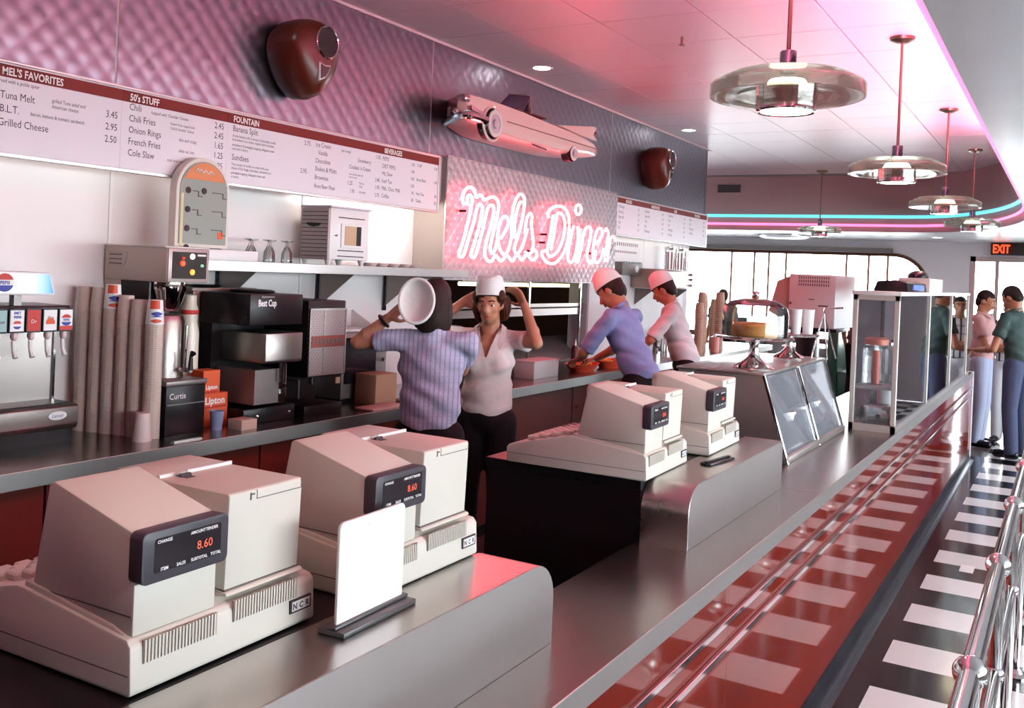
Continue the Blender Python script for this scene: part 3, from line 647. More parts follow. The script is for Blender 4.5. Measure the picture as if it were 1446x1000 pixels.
for k, (s_, p_, s2, p2) in enumerate((('PEPSI', '1.00', '7-UP', '1.00'), ('DIET PEPSI', '1.00', '', ''), ('Mt. Dew', '1.00', 'Root Beer', '1.00'), ('Iced Tea', '1.00', '', ''), ('Milk, Choc. Milk', '.95', 'Hot Tea', '.85'), ('Coffee', '.85', 'Sanka', '.85'))):
    z = 2.248-.042*k; rb += [(s_, 4.275, z, .032, 'L'), (p_, 4.580, z, .026, 'R'), (s2, 4.605, z, .028, 'L'), (p2, 4.815, z, .026, 'R')]
c4 = (4.262, 4.826, 'BEVERAGES', 4.285, rb)
menu(.30, 4.826, 2.335, 2.006, [(.30, 1.44, None, 0, []), c1, c2, c3, c4], 'long white wall menu board with dark red header, left of the neon sign')
fc = []
for k in range(4):
    a = 7.49+.59*k; rr = []
    for q in range(5):
        rr += [(['Mel Burger', 'Hot Dog', 'Patty Melt', 'Club', 'Fish'][(q+k) % 5], a+.06, 2.24-.045*q, .034, 'L'), (['3.25', '2.95', '1.65', '3.45'][(q+k) % 4], a+.52, 2.24-.045*q, .030, 'R')]
    fc.append((a, a+.59, ['BURGERS', 'SANDWICHES', 'SIDES', 'FOUNTAIN'][k], a+.2, rr[:4*(4-(k == 3)*2)]))
menu(7.49, 9.845, 2.335, 2.006, fc, 'smaller white wall menu board right of the neon sign, beside the far windows')
# under-board lamp that floods the white wall beside the pass-through
t = thing('wall_lamp', 'slim fluorescent lamp under the soffit above the small white stove', 'lamp', (-3.5, 4.35, 1.985))
MB().box(-3.53, 3.95, 2.044, -3.43, 4.80, 2.060).build('housing', WHITE, t, smooth=0)
MB().cyl((-3.48, 3.98, 2.031), (-3.48, 4.77, 2.031), .013, n=10).build('tube', emit('warm fluorescent', (1, .90, .84), 60), t)
t = thing('wall_lamp', 'slim fluorescent lamp under the soffit above the soda fountain', 'lamp', (-3.5, 2.1, 2.018))
MB().box(-3.53, 1.0, 2.044, -3.43, 3.2, 2.060).build('housing', WHITE, t, smooth=0)
MB().cyl((-3.48, 1.03, 2.031), (-3.48, 3.17, 2.031), .013, n=10).build('tube', emit('dim fluorescent', (1, .85, .82), 2.6), t)
t = thing('wall_lamp', 'slim fluorescent lamp under the soffit of the far menu board', 'lamp', (-3.5, 8.6, 2.018))
MB().box(-3.53, 7.6, 2.044, -3.43, 9.6, 2.060).build('housing', WHITE, t, smooth=0)
MB().cyl((-3.48, 7.63, 2.031), (-3.48, 9.57, 2.031), .013, n=10).build('tube', bpy.data.materials['dim fluorescent'], t)

# ------------------------------------------------------------------ neon sign
NEON=[[(5.028,2.057),(5.006,2.09),(5.019,2.137),(5.066,2.17),(5.117,2.17),(5.151,2.142),(5.167,2.116),(5.219,2.136),(5.266,2.108),(5.316,2.126),(5.382,2.137),(5.436,2.112),(5.445,2.07),(5.429,2.004),(5.406,1.937),(5.378,1.862),(5.362,1.797),(5.386,1.764),(5.422,1.787),(5.452,1.858)],[(5.071,2.057),(5.062,2.102),(5.087,2.124),(5.116,2.109),(5.115,2.06),(5.083,1.956),(5.042,1.845),(4.994,1.743),(5.023,1.73),(5.05,1.745),(5.099,1.848),(5.148,1.953),(5.174,2.033),(5.2,2.071),(5.236,2.068),(5.245,2.035),(5.222,1.95),(5.172,1.836),(5.131,1.744),(5.16,1.732),(5.188,1.746),(5.237,1.855),(5.27,1.945),(5.301,2.035),(5.328,2.073),(5.371,2.079),(5.389,2.046),(5.372,1.975),(5.335,1.892),(5.307,1.827),(5.297,1.762),(5.326,1.719),(5.386,1.712),(5.437,1.751),(5.507,1.716),(5.581,1.756),(5.659,1.721),(5.717,1.768),(5.788,1.733),(5.855,1.773),(5.929,1.738),(5.987,1.753),(6.002,1.788),(5.969,1.809),(5.934,1.796)],[(5.494,1.868),(5.533,1.907),(5.57,1.947),(5.584,1.99),(5.556,2.018),(5.505,2.011),(5.464,1.957),(5.453,1.866),(5.491,1.79),(5.551,1.763),(5.598,1.794),(5.629,1.875)],[(5.637,1.876),(5.627,2.009),(5.651,2.108),(5.696,2.173),(5.746,2.188),(5.791,2.158),(5.786,2.08),(5.76,1.984),(5.717,1.888),(5.679,1.81),(5.709,1.776),(5.762,1.796),(5.811,1.867),(5.849,1.955)],[(5.69,1.878),(5.667,1.953),(5.689,2.056),(5.722,2.124),(5.747,2.135)],[(5.817,1.919),(5.833,2.023),(5.878,2.065),(5.908,2.048),(5.906,1.994),(5.923,1.925),(5.945,1.856),(5.93,1.801),(5.886,1.775),(5.832,1.792)],[(6.159,2.056),(6.144,2.09),(6.206,2.13),(6.301,2.151),(6.402,2.144),(6.467,2.102),(6.495,2.022),(6.484,1.919),(6.436,1.823),(6.358,1.756),(6.262,1.721),(6.166,1.727),(6.097,1.761),(6.075,1.796),(6.116,1.812)],[(6.229,2.08),(6.215,2.023),(6.188,1.904),(6.158,1.812),(6.2,1.773),(6.276,1.79),(6.35,1.838),(6.403,1.915),(6.425,2.008),(6.398,2.071),(6.346,2.1),(6.291,2.089),(6.273,2.026),(6.245,1.906),(6.215,1.819)],[(6.568,2.022),(6.529,1.921),(6.495,1.807),(6.504,1.751),(6.563,1.739),(6.602,1.773),(6.637,1.85),(6.654,1.946),(6.638,2.02)],[(6.637,2.188),(6.596,2.17),(6.594,2.128),(6.638,2.112),(6.681,2.134),(6.683,2.173),(6.637,2.188)],[(6.687,2.005),(6.672,1.89),(6.636,1.757),(6.679,1.752),(6.722,1.864),(6.758,1.986),(6.816,2.028),(6.875,2.015),(6.87,1.938),(6.828,1.819),(6.847,1.762),(6.912,1.739),(6.961,1.775),(6.988,1.845)],[(6.97,1.894),(7.044,1.937),(7.095,1.99),(7.063,2.028),(6.999,2.014),(6.955,1.943),(6.93,1.833),(6.959,1.765),(7.026,1.75),(7.092,1.789),(7.131,1.871)],[(7.14,2.012),(7.167,2.034),(7.214,1.996),(7.194,1.914),(7.163,1.792),(7.208,1.778),(7.232,1.875),(7.262,1.958),(7.32,1.977),(7.356,1.942)]]
t = thing('neon_sign', 'pink neon script sign on a quilted steel panel over the kitchen pass-through', 'neon sign', (-3.36, 6.19, 1.585))
m = MB(); quilt(m, 4.905, 7.475, 1.585, 2.352, -3.366, d=.058, h=.004)
m.build('quilted_panel', QUILT2, t, smooth=180, fixn=False)
MB().box(-3.374, 4.90, 1.58, -3.365, 7.48, 2.356).build('backing', STEELX, t, smooth=0)
NEO = emit('pink neon', (1.0, .115, .145), 13)
for P in NEON:
    pts = smoothpath([(-3.315, y, z) for y, z in P], 4)
    MB().tube(pts, .0108, 7).build('neon_tube', NEO, t)
m = MB()
for (y, z) in ((5.26, 1.86), (5.27, 1.92), (6.12, 1.87), (6.14, 1.93), (6.53, 2.02), (5.05, 2.02), (5.9, 1.80), (6.9, 1.82), (7.2, 1.80)):
    m.cyl((-3.36, y, z), (-3.315, y, z), .008, n=8)
m.build('standoffs', BLACKR, t)

# ------------------------------------------------------------------ drive-in speakers on the quilted wall
def speaker(y, z, label):
    t = thing('wall_speaker', label, 'speaker', (-3.40, y, z), group='brown shell speakers on the quilted wall')
    n = 32
    def outline(s, oz=0):
        P = []
        for i in range(n):
            a = 2*pi*i/n; c, sn = cos(a), sin(a)
            if sn >= 0: yy, zz = .168*c, .150*sn
            else: k = -sn; yy, zz = .168*c*(1-.18*k**2)-.0, -.235*(k**1.18)
            P.append((yy*s, zz*s+oz))
        return P
    rings = [(-3.402, .90, 0), (-3.36, 1.0, 0), (-3.29, 1.02, 0), (-3.235, .97, .002), (-3.20, .87, .006), (-3.180, .72, .010), (-3.170, .50, .014), (-3.167, .22, .016)]
    vs = []; fs = []
    for (x, s, oz) in rings: vs += [(x, y+a, z+.045+b) for a, b in outline(s, oz)]
    for j in range(len(rings)-1):
        for i in range(n): fs.append((j*n+i, j*n+(i+1) % n, (j+1)*n+(i+1) % n, (j+1)*n+i))
    fs.append(tuple((len(rings)-1)*n+i for i in range(n)))
    MB().add(vs, fs).build('shell', BROWN, t, smooth=80)
    c = (-3.190, y+.020, z+.082)
    MB().lathe(c, [(.070, 0), (.072, .028), (.076, .031), (.080, .027), (.080, 0)], 36, axis='x').build('chrome_ring', CHROME, t)
    G = bpy.data.materials.get('speaker grille') or mat('speaker grille', (.030, .024, .024), .6, bump=.8, bscale=500)
    MB().lathe(c, [(.073, .026), (.05, .022), (0, .018)], 28, axis='x').build('grille_cloth', G, t)
    tri = [(y-.030, z-.020), (y+.010, z-.030), (y+.052, z-.024), (y+.040, z-.062), (y+.012, z-.094), (y-.026, z-.112)]
    MB().prism(tri, 'x', -3.21, -3.166).build('badge_frame', WHITE, t, bevel=.002)
    cy, cz = sum(q[0] for q in tri)/6, sum(q[1] for q in tri)/6
    D = bpy.data.materials.get('dark green badge') or mat('dark green badge', (.006, .022, .015), .25)
    MB().prism([(a*.76+cy*.24, b*.76+cz*.24) for a, b in tri], 'x', -3.170, -3.163).build('badge_face', D, t)
speaker(3.515, 2.645, 'brown shell wall speaker with chrome ring above the long menu board')
speaker(8.19, 2.645, 'brown shell wall speaker with chrome ring above the smaller far menu board')

# ------------------------------------------------------------------ pink tail-fin car relief
t = thing('car_relief', 'pink 1950s convertible half model with tail fin mounted above the neon sign', 'wall decoration', (-3.40, 5.68, 2.45))
ST = [ # y, z bottom, z top, depth out
 (4.715, 2.575, 2.690, .215), (4.725, 2.560, 2.705, .250), (4.76, 2.545, 2.712, .280), (4.90, 2.535, 2.712, .295), (5.10, 2.500, 2.712, .30), (5.40, 2.495, 2.706, .30),
 (5.75, 2.495, 2.690, .30), (6.05, 2.500, 2.680, .30), (6.30, 2.515, 2.670, .295), (6.48, 2.53, 2.655, .28), (6.57, 2.545, 2.630, .26), (6.60, 2.56, 2.61, .235)]
vs = []; fs = []; NS = 11
for (y, zb, zt, d) in ST:
    h = zt-zb
    sec = [(0, zt-.005), (d*.5, zt), (d*.85, zt-.004), (d*.97, zt-.02), (d, zt-h*.35), (d*.985, zt-h*.5), (d*1.0, zt-h*.62), (d*.97, zb+h*.12), (d*.9, zb+.006), (d*.6, zb), (0, zb)]
    vs += [(-3.402+q[0], y+max(0, (4.95-y)/.235)*.21*(1-q[0]/d), q[1]) for q in sec]
for j in range(len(ST)-1):
    for i in range(NS-1): fs.append((j*NS+i, j*NS+i+1, (j+1)*NS+i+1, (j+1)*NS+i))
fs.append(tuple(range(NS))[::-1]); fs.append(tuple((len(ST)-1)*NS+i for i in range(NS)))
body = MB().add(vs, fs).build('body', PINKP, t, smooth=50)
def lon(name, m_, z0, z1, y0, y1, x0=-3.10, x1=-3.094): return MB().box(x0, y0, z0, x1, y1, z1).build(name, m_, body, smooth=0)
lon('trim_line', mat('trim shadow', (.20, .05, .06), .4), 2.592, 2.5965, 5.16, 6.52, -3.106, -3.0985)
MB().prism([(5.85, 2.678), (6.42, 2.755), (6.475, 2.75), (6.42, 2.69), (6.50, 2.655), (6.2, 2.66)], 'x', -3.135, -3.105).build('tail_fin', PINKP, body, bevel=.006)
MB().cyl((-3.12, 6.455, 2.715), (-3.12, 6.505, 2.712), .014, .006, n=10).build('tail_lamp', mat('tail lamp', (.5, .05, .04), .2), body)
MB().tube(smoothpath([(-3.395, 4.905, 2.565), (-3.27, 4.80, 2.565), (-3.17, 4.715, 2.565), (-3.115, 4.715, 2.565), (-3.095, 4.79, 2.562), (-3.092, 4.89, 2.558)], 4), .026, 10).build('bumper', CHROME, body)
MB().ell((-3.19, 4.715, 2.590), (.022, .03, .022)).build('bumper_bullet', CHROME, body)
g = MB()
for k in range(7): g.tube([(-3.385, 4.905, 2.600+.008*k), (-3.205, 4.752, 2.600+.008*k)], .0022, 5)
for k in range(11): f_ = k/10; g.tube([(-3.385+.18*f_, 4.903-.153*f_, 2.596), (-3.385+.18*f_, 4.903-.153*f_, 2.654)], .002, 5)
g.build('grille', CHROME, body, smooth=0)
for (x, yy) in ((-3.145, 4.722), (-3.20, 4.762)): MB().lathe((x, yy, 2.668), [(0, -.02), (.020, -.018), (.025, -.010), (.026, .0), (.026, .03)], 16, axis='y').build('headlamp', CHROME, body)
MB().prism([(4.735, 2.625), (4.90, 2.60), (5.05, 2.585), (4.90, 2.582), (4.74, 2.60)], 'x', -3.11, -3.099).build('wing_chrome', CHROME, body)
WWALL = mat('white wall tyre', (.82, .80, .76), .5)
def wheel(y, z, r, x):
    wv = MB().lathe((x, y, z), [(0, -.06), (r*1.06, -.06), (r*1.10, -.03), (r*1.10, .000), (r*.95, .012)], 30, axis='x').build('tyre', BLACKR, t)
    MB().lathe((x, y, z), [(r*.95, .010), (r*.92, .019), (r*.66, .019), (r*.64, .010)], 30, axis='x').build('white_wall', WWALL, wv)
    MB().lathe((x, y, z), [(r*.70, .010), (r*.6, .016), (r*.35, .014), (r*.28, .026), (0, .03)], 24, axis='x').build('hub_cap', mat('bright hub', (.62, .58, .62), .35, .5) if 'bright hub' not in bpy.data.materials else bpy.data.materials['bright hub'], wv)
wheel(4.985, 2.552, .088, -3.098); wheel(6.10, 2.512, .055, -3.115)
MB().lathe((-3.107, 4.985, 2.552), [(.092, -.01), (.108, -.004), (.112, .004), (.104, .010), (.094, .008)], 30, axis='x').build('wheel_arch', PINKP, body)
m = MB().add([(-3.30, 5.310, 2.70), (-3.13, 5.400, 2.70), (-3.14, 5.500, 2.815), (-3.28, 5.460, 2.83), (-3.30, 5.316, 2.70), (-3.13, 5.408, 2.70), (-3.14, 5.508, 2.815), (-3.28, 5.468, 2.83)], [(0,1,2,3),(7,6,5,4),(0,4,5,1),(1,5,6,2),(2,6,7,3),(3,7,4,0)])
ws = m.build('windscreen', mat('dark windscreen', (.10, .10, .16), .1), t, smooth=0)
MB().tube([(-3.30, 5.310, 2.70), (-3.28, 5.460, 2.832), (-3.14, 5.505, 2.818), (-3.125, 5.500, 2.70)], .007, 8).build('windscreen_frame', CHROME, ws)
MB().prism([(5.410, 2.705), (5.500, 2.705), (5.505, 2.812)], 'x', -3.132, -3.126).build('quarter_light', GLASSD, ws, smooth=0)
MB().box(-3.38, 5.35, 2.705, -3.14, 5.75, 2.712).build('cockpit', mat('cockpit red', (.15, .02, .02), .5), body, smooth=0)
m = MB()
for k in range(3): m.tube([(-3.11, 5.50+.03*k, 2.50), (-3.10, 5.62+.03*k, 2.487)], .006, 6)
m.build('side_pipes', CHROME, body)

# ------------------------------------------------------------------ pendant lamps
PLATE = glassmat('pendant glass', (.95, .98, .94), .7, .06, 1.5)
_n = PLATE.node_tree.nodes; _l = PLATE.node_tree.links
_tr = _n.new('ShaderNodeBsdfTranslucent'); _tr.inputs[0].default_value = (.90, .92, .80, 1); _m2 = _n.new('ShaderNodeMixShader'); _m2.inputs[0].default_value = .07
_old = _n['Material Output'].inputs[0].links[0].from_socket; _l.new(_old, _m2.inputs[1]); _l.new(_tr.outputs[0], _m2.inputs[2]); _l.new(_m2.outputs[0], _n['Material Output'].inputs[0])
WARM = emit('warm bulb', (1, .86, .62), 30)
COPPER = mat('dull bronze', (.30, .22, .16), .3, 1)
def pendant(y, label, x=-.862, z=2.285):
    t = thing('pendant_lamp', label, 'pendant lamp', (x, y, z), group='stepped glass pendant lamps over the counter')
    c = (x, y, z)
    MB().cyl((x, y, z+.12), (x, y, ZC-.02), .0075, n=10).build('rod', COPPER, t)
    MB().lathe((x, y, ZC), [(0, -.032), (.03, -.032), (.065, -.016), (.068, 0), (0, 0)], 22).build('ceiling_rose', COPPER, t)
    MB().lathe(c, [(0, .16), (.026, .16), (.028, .155), (.028, .085), (0, .085)], 18).build('collar', mat('blued chrome', (.25, .30, .36), .15, 1) if 'blued chrome' not in bpy.data.materials else bpy.data.materials['blued chrome'], t)
    MB().lathe(c, [(.03, .088), (.190, .080), (.194, .070), (.222, .066), (.226, .056), (.250, .051), (.258, .042), (.259, .002), (.255, .0), (.254, .040), (.247, .047), (.222, .052), (.218, .062), (.190, .066), (.186, .076), (.03, .083)], 48, closed=True).build('stepped_glass_disc', PLATE, t, smooth=25)
    MB().lathe(c, [(.10, .012), (.200, .004), (.254, .003), (.254, .0), (.200, .0), (.10, .008)], 48, closed=True).build('lower_glass_ring', PLATE, t, smooth=25)
    for q in range(3): MB().lathe(c, [(.225-.05*q, .0025), (.229-.05*q, .006), (.233-.05*q, .0025)], 40).build('etched_ring', PLATE, t)
    MB().lathe(c, [(.092, .030), (.100, .026), (.102, -.044), (.096, -.050), (.088, -.046), (.088, .020)], 36, closed=True).build('lamp_ring', CHROME, t)
    MB().lathe(c, [(0, -.030), (.086, -.036), (.086, -.030), (0, -.022)], 30).build('diffuser', WARM, t)
    MB().lathe(c, [(0, .068), (.06, .060), (.078, .030), (.078, -.020), (0, -.020)], 26).build('inner_glow', emit('warm inner glass', (1, .90, .68), 7) if 'warm inner glass' not in bpy.data.materials else bpy.data.materials['warm inner glass'], t)
    return t
pendant(3.28, 'stepped glass pendant lamp nearest the camera, over the farthest register')
pendant(5.68, 'stepped glass pendant lamp second from the camera, above the tall glass cabinet')
pendant(8.06, 'stepped glass pendant lamp third from the camera, just above the cyan neon')
pendant(10.45, 'stepped glass pendant lamp farthest away, in front of the exit wall')
pendant(12.05, 'stepped glass pendant lamp in the left bay hanging before the far neon', x=-2.69)
pendant(.88, 'stepped glass pendant lamp above the near end of the counter')

# ------------------------------------------------------------------ neon round the tray ceiling
PKT = emit('pink tube', (1.0, .20, .44), 1.7); CYT = emit('cyan tube', (.16, .78, .82), 1.0); COVE_FILL = emit('added cove light', (1.0, .25, .44), 230)
def inset(d): return [(-1.79+(XF-d+1.79)*sin(.5*pi*i/16), 9.2+(3.5-d)*cos(.5*pi*i/16)) for i in range(17)]
I = inset(.04)
t = thing('neon_tube_run', 'cyan neon tube along the upper edge of the tray ceiling', 'neon tube', (-3, 12.6, 2.53))
MB().tube([(-7.5, 12.66, 2.53)]+[(x, y, 2.53) for x, y in I], .020, 8).build('glass_tube', CYT, t)
m = MB()
for x in (-6, -5, -4, -3, -2): m.cyl((x, 12.69, 2.53), (x, 12.66, 2.53), .02, n=8)
m.build('clips', BLACKR, t)
t = thing('neon_tube_run', 'pink neon tube on the far soffit under the cyan tube', 'neon tube', (-3, 12.6, 2.42))
MB().tube([(-7.5, 12.66, 2.42), (-3.0, 12.66, 2.42), (-1.79, 12.66, 2.42)]+[(x, y, 2.42) for x, y in I[1:5]], .016, 8).build('glass_tube', PKT, t)
m = MB()
for x in (-6, -5, -4, -3, -2): m.cyl((x, 12.69, 2.42), (x, 12.66, 2.42), .02, n=8)
m.build('clips', BLACKR, t)
t = thing('neon_tube_run', 'pink neon tube running overhead along the edge of the lower ceiling', 'neon tube', (XF-.04, 4, 2.42))
MB().tube([(x, y, 2.42) for x, y in I[6:]]+[(XF-.04, y, 2.42) for y in (8, 6, 4, 2, 0, -2)], .0145, 8).build('glass_tube', PKT, t)
m = MB()
for k in range(12): m.cyl((XF-.001, 9-.9*k, 2.42), (XF-.045, 9-.9*k, 2.42), .012, n=8)
m.build('clips', BLACKR, t)
t = thing('neon_tube_run', 'added unseen pink cove light behind the edge of the lower ceiling', 'neon tube', (XF-.04, 4, 2.62))  # added tube, out of view, to light the ceiling pink
MB().tube([(XF-.05, y, 2.69) for y in (9, 7, 5, 3, 1, -1)], .014, 8).build('glass_tube', COVE_FILL, t)
MB().box(XF-.112, -1.2, 2.620, XF-.001, 9.2, 2.630).box(XF-.112, -1.2, 2.630, XF-.104, 9.2, 2.702).build('light_shield', WHITE, t, smooth=0)  # added lip that keeps the cove light off wall and counter
m = MB()
for k in range(10): m.cyl((XF-.001, 8.8-k, 2.69), (XF-.045, 8.8-k, 2.69), .010, n=8)
m.build('clips', BLACKR, t)
# vent on the far soffit, ceiling downlights, sprinkler, exit sign
t = thing('air_vent', 'dark grey louvred air vent on the pink far soffit', 'vent', (-4.08, 12.69, 2.85))
MB().box(-4.22, 12.68, 2.845, -3.90, 12.70, 2.955).build('frame', mat('vent grey', (.16, .14, .14), .5), t, smooth=0)
for k in range(6): MB().box(-4.21, 12.672, 2.852+.0165*k, -3.91, 12.682, 2.860+.0165*k).build('slat', BLACKR, t, smooth=0)
def downlight(x, y, z, label, s=20):
    t = thing('downlight', label, 'downlight', (x, y, z), group='recessed downlights')
    MB().lathe((x, y, z), [(.058, 0), (.075, -.004), (.078, 0), (.078, .004), (.058, .004)], 24, closed=True).build('trim_ring', WHITE, t)
    MB().lathe((x, y, z), [(0, -.001), (.058, -.001), (.058, .003), (0, .003)], 20).build('lens', emit('downlight lens', (1, .94, .90), s) if 'downlight lens' not in bpy.data.materials else bpy.data.materials['downlight lens'], t)
downlight(-3.175, 5.71, ZC-.001, 'recessed ceiling downlight above the pink car')
downlight(-3.16, 8.58, ZC-.001, 'recessed ceiling downlight above the farther wall speaker')
downlight(-3.175, 2.85, ZC-.001, 'recessed ceiling downlight above the nearer part of the menu board')
for k, (x, y) in enumerate(((-4.3, 13.6), (-3.05, 13.6), (-1.55, 13.8))): downlight(x, y, ZL-.001, ['recessed downlight in the far low ceiling nearest the menu wall', 'middle recessed downlight in the far low ceiling', 'recessed downlight in the far low ceiling nearest the exit'][k])
t = thing('sprinkler_head', 'small brass sprinkler head on the pink ceiling', 'sprinkler', (-1.995, 5.24, ZC-.04))
MB().cyl((-1.995, 5.24, ZC), (-1.995, 5.24, ZC-.045), .008, n=8).build('stem', COPPER, t)
MB().lathe((-1.995, 5.24, ZC-.045), [(0, 0), (.018, 0), (.018, -.004), (0, -.006)], 12).build('deflector', COPPER, t)
t = thing('exit_sign', 'dark exit sign with glowing red letters over the door', 'exit sign', (-.78, 14.9, 2.17))
MB().box(-.98, 14.93, 2.165, -.30, 14.995, 2.335).build('box', mat('exit sign dark', (.03, .03, .025), .5), t, bevel=.003)
MB().box(-.965, 14.925, 2.178, -.70, 14.931, 2.322).build('panel', mat('exit panel dark red', (.10, .012, .008), .5), t, smooth=0)
MB().text('EXIT', (-.957, 14.922, 2.195), (1, 0, 0), (0, 0, 1), .165, sx=.64, bold=.03).build('lettering', emit('exit sign red', (1.0, .10, .03), 1.3), t, smooth=0)
# ceiling fan disc / light over the dining room
for (x, y, lab) in ((-3.6, 13.9, 'shallow white oval ceiling light over the dining windows'),):
    t = thing('ceiling_light', lab, 'ceiling light', (x, y, ZL-.06))
    MB().lathe((x, y, ZL), [(0, -.06), (.30, -.05), (.36, -.02), (.36, 0), (0, 0)], 30).build('shade', mat('white shade', (.8, .8, .84), .3), t)
    MB().lathe((x, y, ZL), [(.36, -.022), (.375, -.02), (.375, -.004), (.36, -.002)], 30).build('rim', CHROME, t)
# ------------------------------------------------------------------ things on the back counter
# soda fountain
t = thing('soda_fountain', 'soda fountain with lit blue header sign, branded taps and steel drip tray', 'soda fountain', (-3.42, 1.85, ZB))
FY0, FY1 = 1.30, 2.37
MB().box(-3.60, FY0, ZB, -3.36, FY1, ZB+.055).build('plinth', BLACK, t, smooth=0)
dt = MB().prism([(-3.60, ZB+.055), (-3.335, ZB+.055), (-3.322, ZB+.075), (-3.322, ZB+.142), (-3.335, ZB+.15), (-3.60, ZB+.15)], 'y', FY0, FY1).build('drip_tray', DSTEEL, t, bevel=.003)
MB().box(-3.585, FY0+.02, ZB+.15, -3.345, FY1-.02, ZB+.156).build('drip_grid', BLACK, dt, smooth=0)
ov = MB().lathe((-3.320, 2.28, ZB+.112), [(0, .001), (.030, .001), (.031, 0)], 24, axis='x'); ov.v = [(x, 2.28+(y-2.28)*1.25, ZB+.112+(z-ZB-.112)*.55) for x, y, z in ov.v]
ov.build('maker_badge', WHITE, dt, smooth=0)
MB().text('Lancer', (-3.3175, 2.28, ZB+.106), U, V, .018, 'C').build('maker_lettering', BLUEINK, dt, smooth=0)
MB().box(-3.60, FY0, ZB+.15, -3.47, FY1-.02, 1.375).build('splash_back', DSTEEL, t, smooth=0)
MB().box(-3.472, FY1-.022, ZB+.15, -3.462, FY1-.012, 1.375).build('edge_trim', CHROME, t, smooth=0)
MB().box(-3.60, FY0, 1.375, -3.37, FY1-.02, 1.445).build('tap_housing', BLACK, t, bevel=.004)
LABS = ['m', 'd', 'r', 'o', 'p']
for k in range(12):
    y = 2.285-.0655*k; kind = 'pordmporpdmo'[k]
    v = MB().prism(rrect(y-.030, 1.350, y+.030, 1.438, .004), 'x', -3.375, -3.300).build('tap_valve', BLACK, t, bevel=.002, seg=1)
    base = {'p': WHITE, 'o': WHITE, 'd': WHITE, 'r': REDINK, 'm': mat('teal label', (.25, .45, .42), .5) if 'teal label' not in bpy.data.materials else bpy.data.materials['teal label']}[kind]
    lab = MB().box(-3.301, y-.026, 1.356, -3.2985, y+.026, 1.433).build('brand_label', base, v, smooth=0)
    def disc(m_, z0, z1, zc, r, x): # horizontal slice of a disc
        P = [(y+math.sqrt(max(0, r*r-(z-zc)**2)), z) for z in [z0+(z1-z0)*i/8 for i in range(9)]]; P += [(2*y-a, b) for a, b in P[::-1]]
        MB().prism(P, 'x', x-.001, x).build('emblem_part', m_, v, smooth=0)
    if kind == 'p':
        MB().box(-3.2985, y-.026, 1.356, -3.2980, y+.026, 1.372).build('emblem_part', REDINK, v, smooth=0)
        disc(REDINK, 1.402, 1.416, 1.394, .022, -3.297); disc(BLUEINK, 1.372, 1.386, 1.394, .022, -3.297)
        MB().text('PEPSI', (-3.2968, y, 1.390), U, V, .012, 'C', bold=.03).build('brand_lettering', BLUEINK, v, smooth=0)
    elif kind == 'd':
        disc(REDINK, 1.384, 1.394, 1.380, .016, -3.297); disc(BLUEINK, 1.364, 1.374, 1.380, .016, -3.297)
        MB().text('DIET', (-3.297, y, 1.419), U, V, .013, 'C', bold=.03).text('PEPSI', (-3.297, y, 1.404), U, V, .013, 'C', bold=.03).build('brand_lettering', BLUEINK, v, smooth=0)
    elif kind == 'o':
        disc(ORANGE, 1.380, 1.400, 1.385, .018, -3.297)
        MB().text('Slice', (-3.2965, y, 1.400), U, V, .014, 'C', bold=.02).build('brand_lettering', REDINK, v, smooth=0)
    else:
        MB().text({'r': 'Dr', 'm': 'Dew'}[kind], (-3.2975, y, 1.385), U, V, .020, 'C').build('brand_lettering', WINK if kind == 'r' else INK, v, smooth=0)
    MB().ell((-3.315, y, 1.337), (.016, .013, .017), 10, 8).build('valve_cap', mat('pale pink valve', (.75, .60, .58), .3) if 'pale pink valve' not in bpy.data.materials else bpy.data.materials['pale pink valve'], v)
    MB().tube([(-3.318, y, 1.320), (-3.315, y, 1.285), (-3.300, y, 1.258)], [.008, .007, .010], 8).build('lever', WHITE, v)
hd = thing_sign = MB().prism([(FY0, 1.500), (2.262, 1.485), (2.240, 1.572), (FY0, 1.580)], 'x', -3.46, -3.335).build('header_box', WHITE, t, bevel=.004)
sg = bpy.data.materials.new('lit header face'); N_, L_, p_ = nodes(sg)
gr = N_.new('ShaderNodeTexGradient'); tc_ = N_.new('ShaderNodeTexCoord'); mp_ = N_.new('ShaderNodeMapping'); cr_ = N_.new('ShaderNodeValToRGB')
mp_.inputs['Location'].default_value = (-.27/.13, 0, 0); mp_.inputs['Scale'].default_value = (1/.13, 1, 1)
sx_ = N_.new('ShaderNodeSeparateXYZ'); cb_ = N_.new('ShaderNodeCombineXYZ'); L_.new(tc_.outputs['Object'], sx_.inputs[0]); L_.new(sx_.outputs[1], cb_.inputs[0]); L_.new(cb_.outputs[0], mp_.inputs[0]); L_.new(mp_.outputs[0], gr.inputs[0]); L_.new(gr.outputs[0], cr_.inputs[0])
cr_.color_ramp.elements[0].color = (.80, .93, 1, 1); cr_.color_ramp.elements[1].color = (.03, .28, .75, 1)
L_.new(cr_.outputs[0], p_.inputs['Base Color']); L_.new(cr_.outputs[0], p_.inputs['Emission Color']); p_.inputs['Emission Strength'].default_value = .75
MB().prism([(FY0+.01, 1.507), (2.250, 1.494), (2.231, 1.564), (FY0+.01, 1.573)], 'x', -3.336, -3.332).build('header_face', sg, hd, smooth=0)
c = (-3.331, 2.055, 1.533)
m = MB().lathe(c, [(0, .0008), (.036, .0008), (.036, 0)], 26, axis='x'); m.build('emblem_disc', WHITE, hd, smooth=0)
def seg(c, r, z0, z1, x): 
    P = [(c[1]+math.sqrt(max(0, r*r-z*z)), c[2]+z) for z in [z0+(z1-z0)*i/10 for i in range(11)]]; return P+[(2*c[1]-a, b) for a, b in P[::-1]]
MB().prism(seg(c, .034, .010, .034, 0), 'x', -3.330, -3.3292).build('emblem_red', REDINK, hd, smooth=0)
